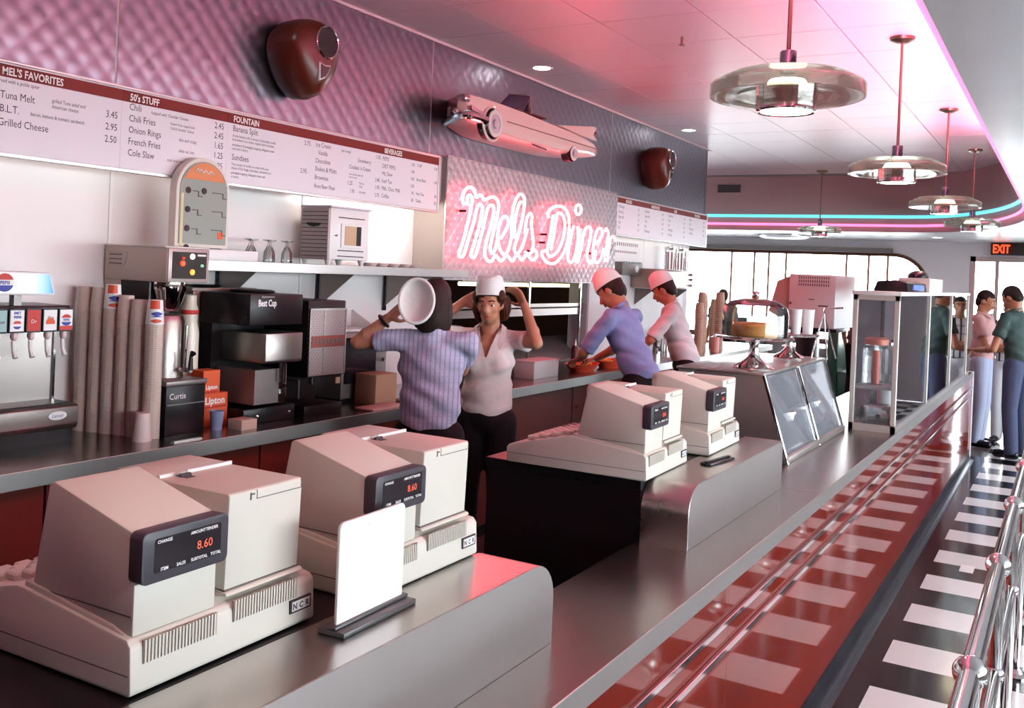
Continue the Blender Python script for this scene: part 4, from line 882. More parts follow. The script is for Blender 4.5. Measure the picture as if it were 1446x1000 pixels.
MB().prism(seg(c, .034, -.034, -.010, 0), 'x', -3.330, -3.3292).build('emblem_blue', BLUEINK, hd, smooth=0)
MB().text('PEPSI', (-3.3288, 2.055, 1.527), U, V, .017, 'C', bold=.03).build('emblem_lettering', BLUEINK, hd, smooth=0)
for y in (1.6, 2.13): MB().box(-3.42, y, 1.445, -3.39, y+.03, 1.50).build('header_post', GREYM, t, smooth=0)

# paper cup stacks
CUP = mat('cup paper', (.56, .47, .40), .6, var=.05, vscale=20)
def cup_stack(x, y, z0, z1, label, showlogo=True, r=.036):
    t = thing('cup_stack', label, 'cup stack', (x, y, z0), group='stacks of paper cups')
    prof = [(0, 0), (r*.95, 0)]; z = 0; H = z1-z0-.10
    n = int(H/.0085)
    for k in range(n): prof += [(r*1.00, .0085*k+.001), (r*1.00, .0085*k+.0045), (r*.93, .0085*k+.0050), (r*.93, .0085*(k+1)+.0005)]
    prof += [(r*.93, H), (0, H)]
    tag(MB().lathe((x, y, z0), prof, 16).build('nested_cups', CUP, t, smooth=20), kind='stuff')
    zt = z1-z0
    tc = MB().lathe((x, y, z0), [(r*.93, H), (r*.98, H+.001), (r*1.0, H+.004), (r*.80, zt), (0, zt)], 20).build('top_cup', WHITE if showlogo else CUP, t, smooth=30)
    # red field and blue wave of the cup print
    def band(a0, a1, f0, f1, m_, bulge=0):
        vs = []; fs = []
        for i in range(11):
            a = a0+(a1-a0)*i/10
            for f, q in ((f0, -1), (f1, 1)):
                ff = f + bulge*q*math.sin(pi*i/10); ff = min(.99, max(.02, ff)); rr = (r*1.0+(r*.80-r*1.0)*ff)+.0006; hh = H+.004+(zt-H-.004)*ff
                vs.append((x+rr*cos(a), y+rr*sin(a), z0+hh))
        for i in range(10): fs.append((2*i, 2*i+2, 2*i+3, 2*i+1))
        MB().add(vs, fs).build('cup_print', m_, tc, fixn=False)
    if showlogo:
        a = -.62
        band(a-.75, a+.55, .62, .98, mat('cup red', (.55, .06, .02), .5) if 'cup red' not in bpy.data.materials else bpy.data.materials['cup red'])
        band(a-.55, a+.85, .40, .44, BLUEINK, .07); band(a-.5, a+.8, .30, .315, BLUEINK, .02); band(a-.55, a+.75, .10, .14, bpy.data.materials['cup red'], .06)
    return t
for k, (x, zt) in enumerate(((-3.19, 1.475), (-3.27, 1.472), (-3.333, 1.486), (-3.401, 1.528), (-3.467, 1.512), (-3.535, 1.512))):
    cup_stack(x, 2.605-.0135*k, ZB, zt, ['tall paper cup stack nearest the aisle, red and blue print on its top cup', 'tall paper cup stack second from the aisle', 'tall paper cup stack third from the aisle', 'tall paper cup stack with red top cup, fourth from the aisle', 'tall paper cup stack fifth from the aisle', 'tall paper cup stack against the white wall'][k], k in (0, 3))
single(MB().lathe((-3.165, 2.545, ZB), [(0, 0), (.036, 0), (.037, .006), (.027, .112), (0, .112)], 20), 'paper_cup', mat('pinkish cup', (.72, .60, .57), .6), 'single paper cup upside down at the foot of the cup stacks', 'cup')
single(MB().box(-3.06, 2.60, ZB, -3.04, 2.74, ZB+.006), 'plastic_knife', STEELX, 'flat steel spatula lying on the counter by the tea brewer', 'utensil')

# tea brewer with indicator panel
t = thing('tea_brewer', 'beige brewer with indicator light panel over a steel urn, beside the cup stacks', 'brewer', (-3.4, 2.77, ZB))
GB = mat('brewer enamel', (.42, .36, .31), .4, .2)
BY0, BY1, BXF = 2.665, 2.885, -3.205
hd = MB().box(-3.600, BY0, 1.545, BXF, BY1, 1.690).build('brew_head', GB, t, bevel=.004)
MB().box(-3.602, BY0-.003, 1.690, BXF-.01, BY1+.003, 1.695).build('top_lip', mat('cream lip', (.7, .66, .58), .4), hd, smooth=0)
MB().prism([(-3.575, 1.605), (-3.470, 1.605), (-3.455, 1.640), (-3.455, 1.668), (-3.575, 1.668)], 'y', BY0-.002, BY0+.002).build('side_plate', GB, hd, bevel=.001, seg=1)
for k in range(3): MB().box(-3.565, BY0-.004, 1.612+.019*k, -3.485, BY0, 1.617+.019*k).build('louvre', BEIGED, hd, smooth=0)
pn = MB().box(BXF-.003, BY0+.003, 1.547, BXF+.007, BY1-.003, 1.688).build('front_bezel', mat('mauve bezel', (.40, .33, .31), .4, .3), t, bevel=.003)
MB().box(BXF+.006, BY0+.022, 1.562, BXF+.010, BY1-.020, 1.674).build('black_panel', mat('panel olive black', (.018, .018, .014), .5, spec=.2), pn, smooth=0)
for (y, z, r, col, s) in ((.072, 1.626, .012, (1, .07, .03), 1.6), (.074, 1.648, .006, (.8, .05, .03), .8), (.122, 1.656, .012, (1, .9, .7), 2.0), (.124, 1.590, .012, (1, .35, .05), 1.6), (.174, 1.618, .007, (.25, .6, .4), .7)):
    MB().lathe((BXF+.0095, BY0+y, z), [(r, 0), (r, .004), (r*.6, .009), (0, .010)], 14, axis='x').build('indicator', emit('indicator %.3f' % (y+z), col, s), pn)
MB().box(BXF+.0098, BY0+.150, 1.658, BXF+.0105, BY0+.195, 1.666).build('caption', WINK, pn, smooth=0)
MB().box(-3.600, BY0+.005, ZB+.226, -3.50, BY1-.005, 1.545).build('column', GB, t, smooth=0)
MB().box(-3.50, BY0+.01, 1.44, -3.32, BY0+.02, 1.545).build('side_skirt', BLACK, t, smooth=0)
MB().lathe((-3.335, 2.775, 1.42), [(.05, 0), (.062, .02), (.085, .10), (.085, .124), (.06, .124)], 22).build('brew_funnel', CHROME, t)
MB().lathe((-3.335, 2.775, ZB+.226), [(0, 0), (.082, 0), (.082, .24), (.072, .262), (.03, .268), (0, .268)], 24).build('urn', DSTEEL, t)
MB().tube([(-3.25, 2.815, 1.17), (-3.248, 2.82, 1.36)], .007, 8).build('sight_glass', CHROME, t)
MB().cyl((-3.26, 2.80, 1.175), (-3.19, 2.80, 1.175), .010).build('spigot', CHROME, t)
MB().tube([(-3.195, 2.80, 1.175), (-3.192, 2.80, 1.235), (-3.18, 2.80, 1.25)], [.012, .008, .014], 8).build('spigot_handle', BLACK, t)
b = MB().box(-3.55, 2.66, ZB, -3.17, 2.865, ZB+.205).build('base', BLACK, t, bevel=.004)
MB().box(-3.56, 2.655, ZB+.205, -3.165, 2.870, ZB+.225).build('base_tray', GREYM, t, bevel=.003)
MB().text('Curtis', (-3.169, 2.675, ZB+.150), U, V, .034).build('maker_lettering', WINK, b, smooth=0)
MB().box(-3.17, 2.665, ZB+.125, -3.168, 2.86, ZB+.129).build('base_line', GREYM, b, smooth=0)
o = thing('syrup_bottle', 'white bottle with dark red band standing behind the brewer spigot', 'bottle', (-3.39, 2.955, ZB))
MB().lathe((-3.39, 2.955, ZB), [(0, 0), (.042, 0), (.044, .01), (.044, .40), (.034, .45), (.036, .46), (.036, .51), (.028, .53), (.028, .57), (0, .575)], 22).build('bottle', mat('cream bottle', (.75, .70, .58), .3), o)
MB().lathe((-3.39, 2.955, ZB+.485), [(.037, 0), (.038, .002), (.038, .018), (.037, .02)], 22).build('band', REDINK, o)

# dark steel tea machine, coffee machine, perforated dispenser
t = thing('steel_hot_cabinet', 'tall dull steel cabinet between the tea brewer and the coffee machine', 'cabinet', (-3.52, 3.1, ZB))
DST = mat('dull dark steel', (.20, .16, .13), .38, .8, var=.2, vscale=4)
MB().box(-3.60, 3.02, ZB, -3.445, 3.40, 1.50).build('body', DST, t, bevel=.004)
MB().box(-3.602, 3.01, 1.50, -3.44, 3.41, 1.515).build('top', mat('brown grey top', (.30, .24, .20), .4), t, bevel=.003)
d_ = MB().box(-3.447, 3.07, 1.38, -3.430, 3.30, 1.47).build('display_hood', BLACK, t, bevel=.003)
MB().box(-3.447, 3.065, 1.362, -3.420, 3.305, 1.378).build('steel_lip', STEELX, d_, smooth=0)
single(MB().lathe((-3.525, 3.16, 1.516), [(0, 0), (.07, 0), (.075, .006), (.07, .012), (0, .014)], 20), 'round_tray', BLACK, 'black round tray on top of the dull steel cabinet', 'tray')
t = thing('coffee_machine', 'black coffee machine with steel brew box and white lettering', 'coffee machine', (-3.3, 3.2, ZB))
MB().box(-3.435, 3.06, ZB, -3.14, 3.385, ZB+.07).build('base', BLACK, t, bevel=.004)
MB().box(-3.435, 3.06, ZB+.07, -3.36, 3.385, 1.36).build('tower', BLACK, t, smooth=0)
h_ = MB().box(-3.435, 3.055, 1.36, -3.12, 3.39, 1.50).build('hood', BLACK, t, bevel=.005)
MB().text('Best Cup', (-3.117, 3.10, 1.447), U, V, .042, sx=.72, bold=.03).build('lettering', WINK, h_, smooth=0)
MB().box(-3.119, 3.12, 1.485, -3.117, 3.20, 1.492).build('maker_strip', GREYM, h_, smooth=0)
single(MB().lathe((-3.31, 3.25, 1.501), [(0, 0), (.10, 0), (.105, .008), (.09, .014), (0, .016)], 22), 'round_tray', BLACK, 'black round tray on top of the coffee machine', 'tray')
MB().prism([(-3.36, 1.19), (-3.09, 1.19), (-3.085, 1.20), (-3.085, 1.325), (-3.36, 1.325)], 'y', 3.125, 3.36).build('brew_box', DSTEEL, t, bevel=.004)
MB().box(-3.37, 3.10, ZB+.09, -3.12, 3.25, 1.16).build('carafe_bay', GREYM, t, smooth=0)
MB().tube([(-3.10, 3.24, 1.185), (-3.10, 3.24, 1.10)], .007, 8).tube([(-3.10, 3.265, 1.185), (-3.10, 3.265, 1.09)], .009, 8).build('spouts', CHROME, t)
for (x, y) in ((-3.10, 3.10), (-3.10, 3.30)): MB().ell((x+.003, y, ZB+.045), .008, 8, 6).build('screw', CHROME, t)
o = thing('coffee_pot', 'round glass coffee pot on the coffee machine base', 'coffee pot', (-3.22, 3.31, ZB+.071))
MB().lathe((-3.22, 3.31, ZB+.071), [(0, 0), (.06, 0), (.075, .03), (.07, .08), (.04, .12), (.045, .135)], 20).build('glass', GLASSP, o)
MB().lathe((-3.22, 3.31, ZB+.072), [(0, 0), (.058, 0), (.072, .03), (.068, .07), (0, .07)], 20).build('coffee', mat('coffee', (.02, .008, .004), .2), o)
MB().tube([(-3.16, 3.345, ZB+.19), (-3.11, 3.37, ZB+.18), (-3.11, 3.37, ZB+.10), (-3.155, 3.35, ZB+.09)], .009, 8).build('handle', BLACK, o)
t = thing('perforated_dispenser', 'tall black dispenser with perforated steel front and red band', 'dispenser', (-3.25, 3.55, ZB))
MB().box(-3.50, 3.43, 1.10, -3.12, 3.70, 1.47).build('hopper', BLACK, t, bevel=.005)
MB().box(-3.50, 3.43, ZB, -3.30, 3.70, 1.10).build('tower', BLACK, t, smooth=0)
MB().box(-3.50, 3.43, ZB, -3.12, 3.70, ZB+.05).build('base', BLACK, t, bevel=.004)
pf = bpy.data.materials.new('perforated print'); N_, L_, p_ = nodes(pf); vo = N_.new('ShaderNodeTexVoronoi'); vo.inputs['Scale'].default_value = 62; vo.inputs['Randomness'].default_value = 0
tc_ = N_.new('ShaderNodeTexCoord'); mp_ = N_.new('ShaderNodeMapping'); mp_.inputs['Rotation'].default_value = (RAD(45), 0, 0); L_.new(tc_.outputs['Object'], mp_.inputs[0]); L_.new(mp_.outputs[0], vo.inputs[0])
rp_ = N_.new('ShaderNodeValToRGB'); rp_.color_ramp.elements[0].position = .42; rp_.color_ramp.elements[0].color = (.03, .025, .025, 1); rp_.color_ramp.elements[1].position = .5; rp_.color_ramp.elements[1].color = (.45, .40, .39, 1)
L_.new(vo.outputs[0], rp_.inputs[0]); L_.new(rp_.outputs[0], p_.inputs['Base Color']); p_.inputs['Metallic'].default_value = .4; p_.inputs['Roughness'].default_value = .4
f_ = MB().box(-3.122, 3.435, 1.115, -3.112, 3.695, 1.425).build('front_panel', pf, t, smooth=0)
MB().box(-3.114, 3.432, 1.110, -3.108, 3.440, 1.430).box(-3.114, 3.690, 1.110, -3.108, 3.698, 1.430).box(-3.114, 3.535, 1.11, -3.1095, 3.541, 1.43).box(-3.114, 3.432, 1.425, -3.108, 3.698, 1.433).box(-3.114, 3.432, 1.108, -3.108, 3.698, 1.116).build('steel_trim', STEELX, f_, smooth=0)
rb_ = MB().box(-3.113, 3.45, 1.245, -3.1085, 3.69, 1.300).build('red_band', mat('faded red band', (.32, .10, .07), .5), f_, smooth=0)
m = MB()
for q in range(7): m.box(-3.109, 3.475+.028*q, 1.262, -3.1075, 3.493+.028*q, 1.285)
m.build('worn_lettering', GREYM, rb_, smooth=0)
MB().cyl((-3.17, 3.52, 1.10), (-3.17, 3.52, 1.06), .012).build('spout', CHROME, t)
MB().box(-3.118, 3.64, 1.06, -3.112, 3.67, 1.09).build('switch', mat('cream switch', (.7, .6, .35), .4), t, smooth=0)
# tea cartons and small things
def carton(x, y, z, d, w_, h, label, txt, z_t, sz):
    t = thing('tea_carton', label, 'box', (x, y, z), group='orange tea cartons')
    MB().box(x-d, y, z, x, y+w_, z+h).build('carton', ORANGE, t, bevel=.002, seg=1, smooth=0)
    MB().text(txt, (x+.001, y+w_/2, z+z_t), U, V, sz, 'C', bold=.03).build('lettering', WINK, t, smooth=0)
    MB().box(x-.001, y+.01, z+z_t-.018, x+.0008, y+w_-.01, z+z_t-.008).build('stripe', mat('deep red print', (.45, .02, .01), .6) if 'deep red print' not in bpy.data.materials else bpy.data.materials['deep red print'], t, smooth=0)
carton(-3.235, 2.905, ZB, .09, .150, .145, 'lower orange tea carton with white lettering beside the tea brewer', 'Lipton', .098, .044)
carton(-3.240, 2.915, ZB+.1455, .08, .095, .100, 'upper orange tea carton stacked on the other by the tea brewer', 'Lipton', .018, .026)
single(MB().lathe((-3.155, 2.92, ZB), [(0, 0), (.024, 0), (.030, .080), (.0315, .083), (.029, .080), (.022, .004), (0, .004)], 18), 'blue_cup', mat('blue cup', (.25, .33, .50), .4), 'small blue cup in front of the orange tea cartons', 'cup')
single(MB().box(-3.135, 2.965, ZB, -3.05, 3.055, ZB+.045), 'flat_carton', mat('tan carton', (.62, .46, .36), .7), 'low tan carton right of the orange tea cartons', 'box', bevel=.002)
# things behind the man
t = thing('toaster_oven', 'grey toaster oven on the back counter behind the man in the striped shirt', 'toaster oven', (-3.45, 4.08, ZB))
MB().box(-3.58, 3.90, ZB+.02, -3.30, 4.28, 1.285).build('body', GREYM, t, bevel=.006)
MB().box(-3.302, 3.92, ZB+.10, -3.295, 4.18, 1.26).build('glass_door', SCREEN, t, smooth=0)
MB().cyl((-3.285, 3.94, 1.25), (-3.285, 4.16, 1.25), .007).build('handle', CHROME, t)
for z in (1.05, 1.13, 1.21): MB().cyl((-3.30, 4.23, z), (-3.285, 4.23, z), .012).build('knob', CHROME, t)
MB().box(-3.56, 3.92, ZB, -3.32, 4.26, ZB+.02).build('feet', BLACK, t, smooth=0)
t = thing('cup_rack', 'pale plastic rack on top of the grey toaster oven', 'rack', (-3.45, 4.08, 1.286))
MB().box(-3.55, 3.92, 1.286, -3.34, 4.26, 1.30).build('base', WHITE, t, bevel=.003)
MB().box(-3.55, 3.92, 1.30, -3.54, 4.26, 1.40).build('back', WHITE, t, smooth=0)
MB().prism([(-3.55, 1.30), (-3.36, 1.30), (-3.55, 1.40)], 'y', 3.92, 3.93).build('side', WHITE, t, smooth=0)
MB().prism([(-3.55, 1.30), (-3.36, 1.30), (-3.55, 1.40)], 'y', 4.25, 4.26).build('side', WHITE, t, smooth=0)
single(MB().box(-3.27, 3.98, ZB, -3.13, 4.16, ZB+.16), 'brown_carton', CARDB, 'brown cardboard carton behind the man in the striped shirt', 'box', bevel=.002)
single(MB().box(-3.12, 3.80, ZB, -3.00, 4.08, ZB+.012), 'serving_tray', mat('pink tray', (.62, .36, .33), .5), 'flat pink tray on the counter edge behind the man in the striped shirt', 'tray', bevel=.004)
single(MB().box(-3.17, 4.18, ZB, -3.01, 4.50, ZB+.015), 'serving_tray', mat('salmon tray', (.62, .40, .36), .5), 'flat salmon tray between the man and the woman', 'tray', bevel=.004)

# ------------------------------------------------------------------ wall shelf with its display
SZ = 1.643
t = thing('wall_shelf', 'stainless wall shelf on triangular brackets under the menu board', 'shelf', (-3.45, 4.0, 1.595))
MB().box(-3.603, 2.90, SZ-.012, -3.31, 5.10, SZ).build('top', STEEL, t, smooth=0)
MB().box(-3.312, 2.90, SZ-.046, -3.300, 5.10, SZ+.002).build('front_lip', STEELX, t, bevel=.002, smooth=0)
for y in (3.30, 4.02, 4.62):
    MB().prism([(-3.604, 1.60), (-3.34, 1.60), (-3.604, 1.40)], 'y', y, y+.006).build('bracket', mat('bracket grey', (.30, .26, .24), .4, .4) if 'bracket grey' not in bpy.data.materials else bpy.data.materials['bracket grey'], t, smooth=0)
    MB().box(-3.604, y-.006, 1.38, -3.590, y+.012, 1.62).build('upright', BLACKR, t, smooth=0)
t = thing('arch_board', 'arch topped grey green display board with black dots and orange heading standing on the brewer', 'display board', (-3.35, 2.8150, 1.697))
def arch(y0, y1, z0, z1, n=14):
    r = (y1-y0)/2; return [(y0, z0), (y1, z0)]+[((y0+y1)/2+r*cos(pi*i/n), z1-r+r*sin(pi*i/n)) for i in range(n+1)]
MB().prism(arch(2.8000, 3.1000, 1.697, 2.095), 'x', -3.370, -3.325).build('body', mat('pale board edge', (.74, .68, .60), .5), t, bevel=.004)
MB().prism(arch(2.8170, 3.0830, 1.712, 2.078), 'x', -3.3270, -3.3220).build('face', mat('grey green face', (.24, .29, .245), .5), t, smooth=0)
P = [(y, z) for y, z in arch(2.8300, 3.0700, 1.99, 2.072)][2:]
MB().prism([(y, max(1.995, z)) for y, z in P], 'x', -3.3220, -3.3200).build('heading_patch', mat('orange patch', (.62, .20, .06), .5), t, smooth=0)
MB().tube(smoothpath([(-3.319, 2.895, 2.030), (-3.319, 2.905, 2.045), (-3.319, 2.915, 2.028), (-3.319, 2.925, 2.042), (-3.319, 2.935, 2.026), (-3.319, 2.95, 2.040), (-3.319, 2.965, 2.025), (-3.319, 2.98, 2.038), (-3.319, 3.0, 2.024)], 3), .0028, 5).build('heading_scribble', WINK, t)
for k in range(4): 
    MB().lathe((-3.3220, 2.8600, 1.945-.083*k), [(.014, 0), (.014, .003), (0, .003)], 14, axis='x').build('dot', INK, t)
MB().lathe((-3.3220, 2.9480, 1.948), [(.014, 0), (.014, .003), (0, .003)], 14, axis='x').build('dot', INK, t)
for k in range(4):
    z = 1.945-.083*k; m = MB()
    for (ya, yb) in ((2.8850, 2.9150), (2.9950, 3.0550)):
        m.box(-3.3220, ya, z-.002, -3.3200, yb, z+.001).box(-3.3220, yb, z-.022, -3.3200, yb+.003, z+.001).box(-3.3220, yb, z-.024, -3.3200, yb+.025, z-.021)
    m.build('score_line', INK, t, smooth=0)
MB().box(-3.3220, 2.8230, 1.70, -3.3205, 2.8370, 1.93).build('yellow_stripe', mat('yellow stripe', (.65, .58, .30), .5), t, smooth=0)
MB().box(-3.3220, 3.0350, 1.74, -3.3205, 3.0650, 1.77).build('orange_square', ORANGE, t, smooth=0)
for k in range(6):
    x, y = -3.42-.05*(k % 2), 3.33+.062*k; z = SZ+.001
    single(MB().lathe((x, y, z), [(.026, 0), (.027, .006), (.024, .05), (.012, .075), (.006, .085), (.006, .10), (.03, .108), (.03, .112), (.003, .104), (.004, .085), (.010, .076), (.022, .05), (.0245, 0)], 16, closed=True), 'sundae_glass', GLASSP,
           ['upturned sundae glass nearest the arch topped board', 'second upturned sundae glass from the arch topped board', 'third upturned sundae glass from the arch topped board', 'fourth upturned sundae glass from the arch topped board', 'fifth upturned sundae glass from the arch topped board', 'upturned sundae glass nearest the small stove'][k], 'glass', 'sundae glasses on the shelf')
single(MB().box(-3.36, 2.98, SZ+.001, -3.315, 3.28, SZ+.050), 'spoon_tray', WHITE, 'narrow white tray at the near end of the wall shelf', 'tray', bevel=.003)
t = thing('toy_stove', 'small white vintage stove with louvred grey side on the wall shelf', 'stove', (-3.44, 3.98, SZ+.001))
MB().box(-3.54, 3.815, SZ+.03, -3.345, 4.135, 1.945).build('body', WHITE, t, bevel=.005)
sd = MB().box(-3.535, 3.806, SZ+.028, -3.35, 3.816, 1.94).build('side_panel', mat('stove side grey', (.42, .36, .35), .45), t, smooth=0)
for k in range(12): MB().box(-3.53, 3.802, SZ+.045+.021*k, -3.352, 3.8065, SZ+.050+.021*k).build('louvre', BEIGED, sd, smooth=0)
MB().prism([(-3.50, 1.865), (-3.395, 1.862), (-3.41, 1.848), (-3.45, 1.842), (-3.485, 1.850)], 'y', 3.799, 3.803).build('side_vent', BLACK, sd, smooth=0)
MB().box(-3.347, 3.90, 1.738, -3.338, 4.075, 1.868).build('window_frame', WHITE, t, bevel=.002, seg=1)
MB().box(-3.339, 3.925, 1.752, -3.336, 4.055, 1.855).build('window', mat('stove window amber', (.50, .34, .20), .3), t, smooth=0)
MB().box(-3.3365, 4.02, 1.752, -3.3345, 4.057, 1.855).build('window_shade', BLACK, t, smooth=0)
for z in (1.895, 1.720, 1.690): MB().box(-3.347, 3.88, z, -3.341, 4.09, z+.005).build('seam_line', INK, t, smooth=0)
MB().box(-3.545, 3.805, 1.945, -3.335, 4.145, 1.957).build('top', mat('lilac top', (.62, .50, .58), .4), t, bevel=.003)
MB().prism([(3.845, 1.800), (3.87, 1.806), (3.87, 1.796)], 'x', -3.345, -3.340).build('pointer', INK, t, smooth=0)
for (x, y) in ((-3.525, 3.83), (-3.525, 4.10), (-3.365, 3.83), (-3.365, 4.10)): MB().lathe((x, y, SZ+.001), [(0, 0), (.010, 0), (.02, .03), (0, .03)], 10).build('leg', WHITE, t)
for k in range(5):
    x, y = -3.40, 4.22+.105*k
    single(MB().lathe((x, y, SZ+.001), [(0, 0), (.030, 0), (.046, .018), (.048, .022), (.043, .020), (.028, .005), (0, .005)], 18), 'saucer', mat('rose saucer', (.72, .55, .52), .3) if 'rose saucer' not in bpy.data.materials else bpy.data.materials['rose saucer'],
           ['small rose dish on the shelf nearest the stove', 'second small rose dish right of the stove', 'third small rose dish right of the stove', 'fourth small rose dish right of the stove', 'small rose dish at the far end of the shelf'][k], 'dish', 'dishes on the shelf')

# ------------------------------------------------------------------ kitchen behind the pass-through
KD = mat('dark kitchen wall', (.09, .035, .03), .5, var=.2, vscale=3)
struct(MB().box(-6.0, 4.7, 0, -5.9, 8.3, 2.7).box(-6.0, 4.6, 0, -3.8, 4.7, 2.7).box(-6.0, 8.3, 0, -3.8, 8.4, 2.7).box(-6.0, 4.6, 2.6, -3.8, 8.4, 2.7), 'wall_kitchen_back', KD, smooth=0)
t = thing('pass_shelf', 'stainless double shelf inside the kitchen pass-through', 'shelf', (-3.85, 6.4, .90))
MB().box(-4.02, 5.15, 1.36, -3.66, 8.0, 1.372).box(-3.672, 5.15, 1.305, -3.66, 8.0, 1.40).build('upper_shelf', STEEL, t, smooth=0)
MB().box(-4.10, 5.15, .90, -3.66, 8.0, .925).build('lower_shelf', STEEL, t, smooth=0)
MB().prism([(-3.70, .925), (-3.72, .925), (-3.90, 1.10), (-3.88, 1.105)], 'y', 5.15, 8.0).build('slanted_rail', STEELX, t, smooth=0)
for y in (5.2, 6.55, 7.46): MB().cyl((-3.67, y, .925), (-3.67, y, 1.58), .014).build('upright', CHROME, t)
t = thing('heat_lamp', 'long yellowish heat lamp strip under the pass-through header', 'lamp', (-4.0, 6.8, 1.53))
MB().box(-4.06, 6.0, 1.555, -3.94, 8.0, 1.60).build('reflector', STEELX, t, smooth=0)
MB().cyl((-4.0, 6.05, 1.54), (-4.0, 7.95, 1.54), .016).build('lamp_tube', emit('warm strip', (1, .80, .42), 5), t)
t = thing('ceiling_strip', 'greenish fluorescent strip deep in the kitchen', 'lamp', (-5.2, 6.4, 2.4))
MB().box(-5.3, 5.4, 2.42, -5.1, 7.4, 2.60).build('housing', WHITE, t, smooth=0)
MB().cyl((-5.2, 5.45, 2.40), (-5.2, 7.35, 2.40), .018).build('tube', emit('green white strip', (.70, 1, .85), 6), t)
t = thing('order_printer', 'pale teal order printer on the upper pass-through shelf', 'printer', (-3.85, 5.42, 1.373))
MB().box(-3.95, 5.36, 1.373, -3.74, 5.52, 1.50).build('body', mat('pale teal', (.50, .66, .62), .4), t, bevel=.006)
MB().box(-3.741, 5.40, 1.43, -3.735, 5.44, 1.45).build('button', BLACK, t, smooth=0)
single(MB().box(-5.6, 5.2, 0, -4.9, 8.0, .92), 'kitchen_range', mat('range steel', (.25, .22, .21), .35, .9), 'steel kitchen range deep behind the pass-through', 'range', bevel=.01)
t = thing('white_carton', 'white carton on the counter in front of the pass-through', 'box', (-3.2, 5.9, ZB))
MB().box(-3.30, 5.72, ZB, -3.14, 6.08, ZB+.115).build('box', WHITE, t, bevel=.003)
MB().box(-3.305, 5.715, ZB+.115, -3.135, 6.085, ZB+.125).build('lid', WHITE, t, bevel=.002, seg=1)
def basket(x, y, z, label):
    t = thing('food_basket', label, 'basket', (x, y, z), group='red food baskets')
    m = MB().lathe((x, y, z), [(.10, 0), (.145, .055), (.15, .06), (.14, .055), (.097, .006), (0, .006), (0, 0)], 26, closed=False); m.v = [(x+(a-x)*.75, y+(b-y)*1.35, c_) for a, b, c_ in m.v]
    m.build('basket', mat('red basket', (.62, .06, .02), .4) if 'red basket' not in bpy.data.materials else bpy.data.materials['red basket'], t)
    m = MB()
    for k in range(22):
        a = random.uniform(0, 6.28); r = random.uniform(0, .09); p = (x+r*cos(a)*.75, y+r*sin(a)*1.35, z+.03+random.uniform(0, .03)); q = (p[0]+random.uniform(-.05, .05), p[1]+random.uniform(-.06, .06), p[2]+random.uniform(.0, .02))
        m.tube([p, q], .007, 5)
    tag(m.build('fries', mat('orange fries', (.75, .28, .06), .6) if 'orange fries' not in bpy.data.materials else bpy.data.materials['orange fries'], t), kind='stuff')
basket(-3.18, 6.55, ZB, 'red oval food basket with fries nearer the woman, before the pass-through')
basket(-3.16, 7.02, ZB, 'red oval food basket with fries in front of the bending man')
o = thing('ketchup_bottle', 'dark squeeze bottle with pale tip behind the red food baskets', 'bottle', (-3.36, 6.78, ZB))
MB().lathe((-3.36, 6.78, ZB), [(0, 0), (.032, 0), (.034, .01), (.034, .14), (.02, .17), (0, .17)], 16).build('bottle', mat('dark brown bottle', (.05, .015, .01), .3), o)
MB().cyl((-3.36, 6.78, ZB+.17), (-3.36, 6.78, ZB+.22), .012, .004, n=10).build('tip', WHITE, o)
# ------------------------------------------------------------------ far part of the back counter
t = thing('steel_warmer', 'steel warming box on a wall bracket under the far menu board', 'warmer', (-3.45, 9.0, 1.54))
MB().box(-3.61, 8.40, 1.545, -3.35, 9.50, 1.73).build('body', mat('brown steel', (.36, .28, .24), .35, .8), t, bevel=.006)
MB().box(-3.352, 8.45, 1.56, -3.345, 9.10, 1.71).build('door', STEELX, t, bevel=.002, seg=1)
for z in (1.58, 1.64, 1.69): MB().cyl((-3.35, 9.35, z), (-3.335, 9.35, z), .014).build('knob', CHROME, t)
MB().prism([(-3.605, 1.54), (-3.40, 1.54), (-3.605, 1.38)], 'y', 8.5, 8.51).prism([(-3.605, 1.54), (-3.40, 1.54), (-3.605, 1.38)], 'y', 9.4, 9.41).build('brackets', GREYM, t, smooth=0)
for k, (y, lab) in enumerate(((9.02, 'tall glass straw jar with steel lid on the warming box'), (9.30, 'tall glass straw jar at the window end of the warming box'))):
    o = thing('straw_jar', lab, 'jar', (-3.45, y, 1.731), group='straw jars')
    MB().lathe((-3.45, y, 1.731), [(0, 0), (.06, 0), (.062, .01), (.062, .20)], 18).build('glass', GLASSP, o)
    MB().lathe((-3.45, y, 1.931), [(.064, 0), (.066, .02), (.02, .035), (.012, .05), (0, .05)], 18).build('lid', CHROME, o)
    m = MB()
    for q in range(16): a = q*.9; m.cyl((-3.45+.035*cos(a), y+.035*sin(a), 1.737), (-3.45+.045*cos(a), y+.045*sin(a), 1.91), .005, n=5)
    tag(m.build('straws', mat('red white straws', (.7, .35, .32), .5) if 'red white straws' not in bpy.data.materials else bpy.data.materials['red white straws'], o), kind='stuff')
t = thing('wall_notice', 'white notice with lines of print under the far menu board', 'notice', (-3.60, 8.25, 1.84))
MB().box(-3.610, 7.95, 1.82, -3.604, 8.58, 1.99).build('sheet', PAPER, t, smooth=0)
m = MB()
for q in range(12): m.box(-3.605, 7.99+.046*q, 1.930, -3.6035, 8.02+.046*q, 1.962)
for q in range(11): m.box(-3.605, 8.01+.046*q, 1.865, -3.6035, 8.043+.046*q, 1.885)
m.build('lettering', mat('grey print', (.35, .25, .28), .6), t, smooth=0)
t = thing('cup_dispenser', 'grey steel dispenser box with white button on the far wall', 'dispenser', (-3.56, 8.2, 1.66))
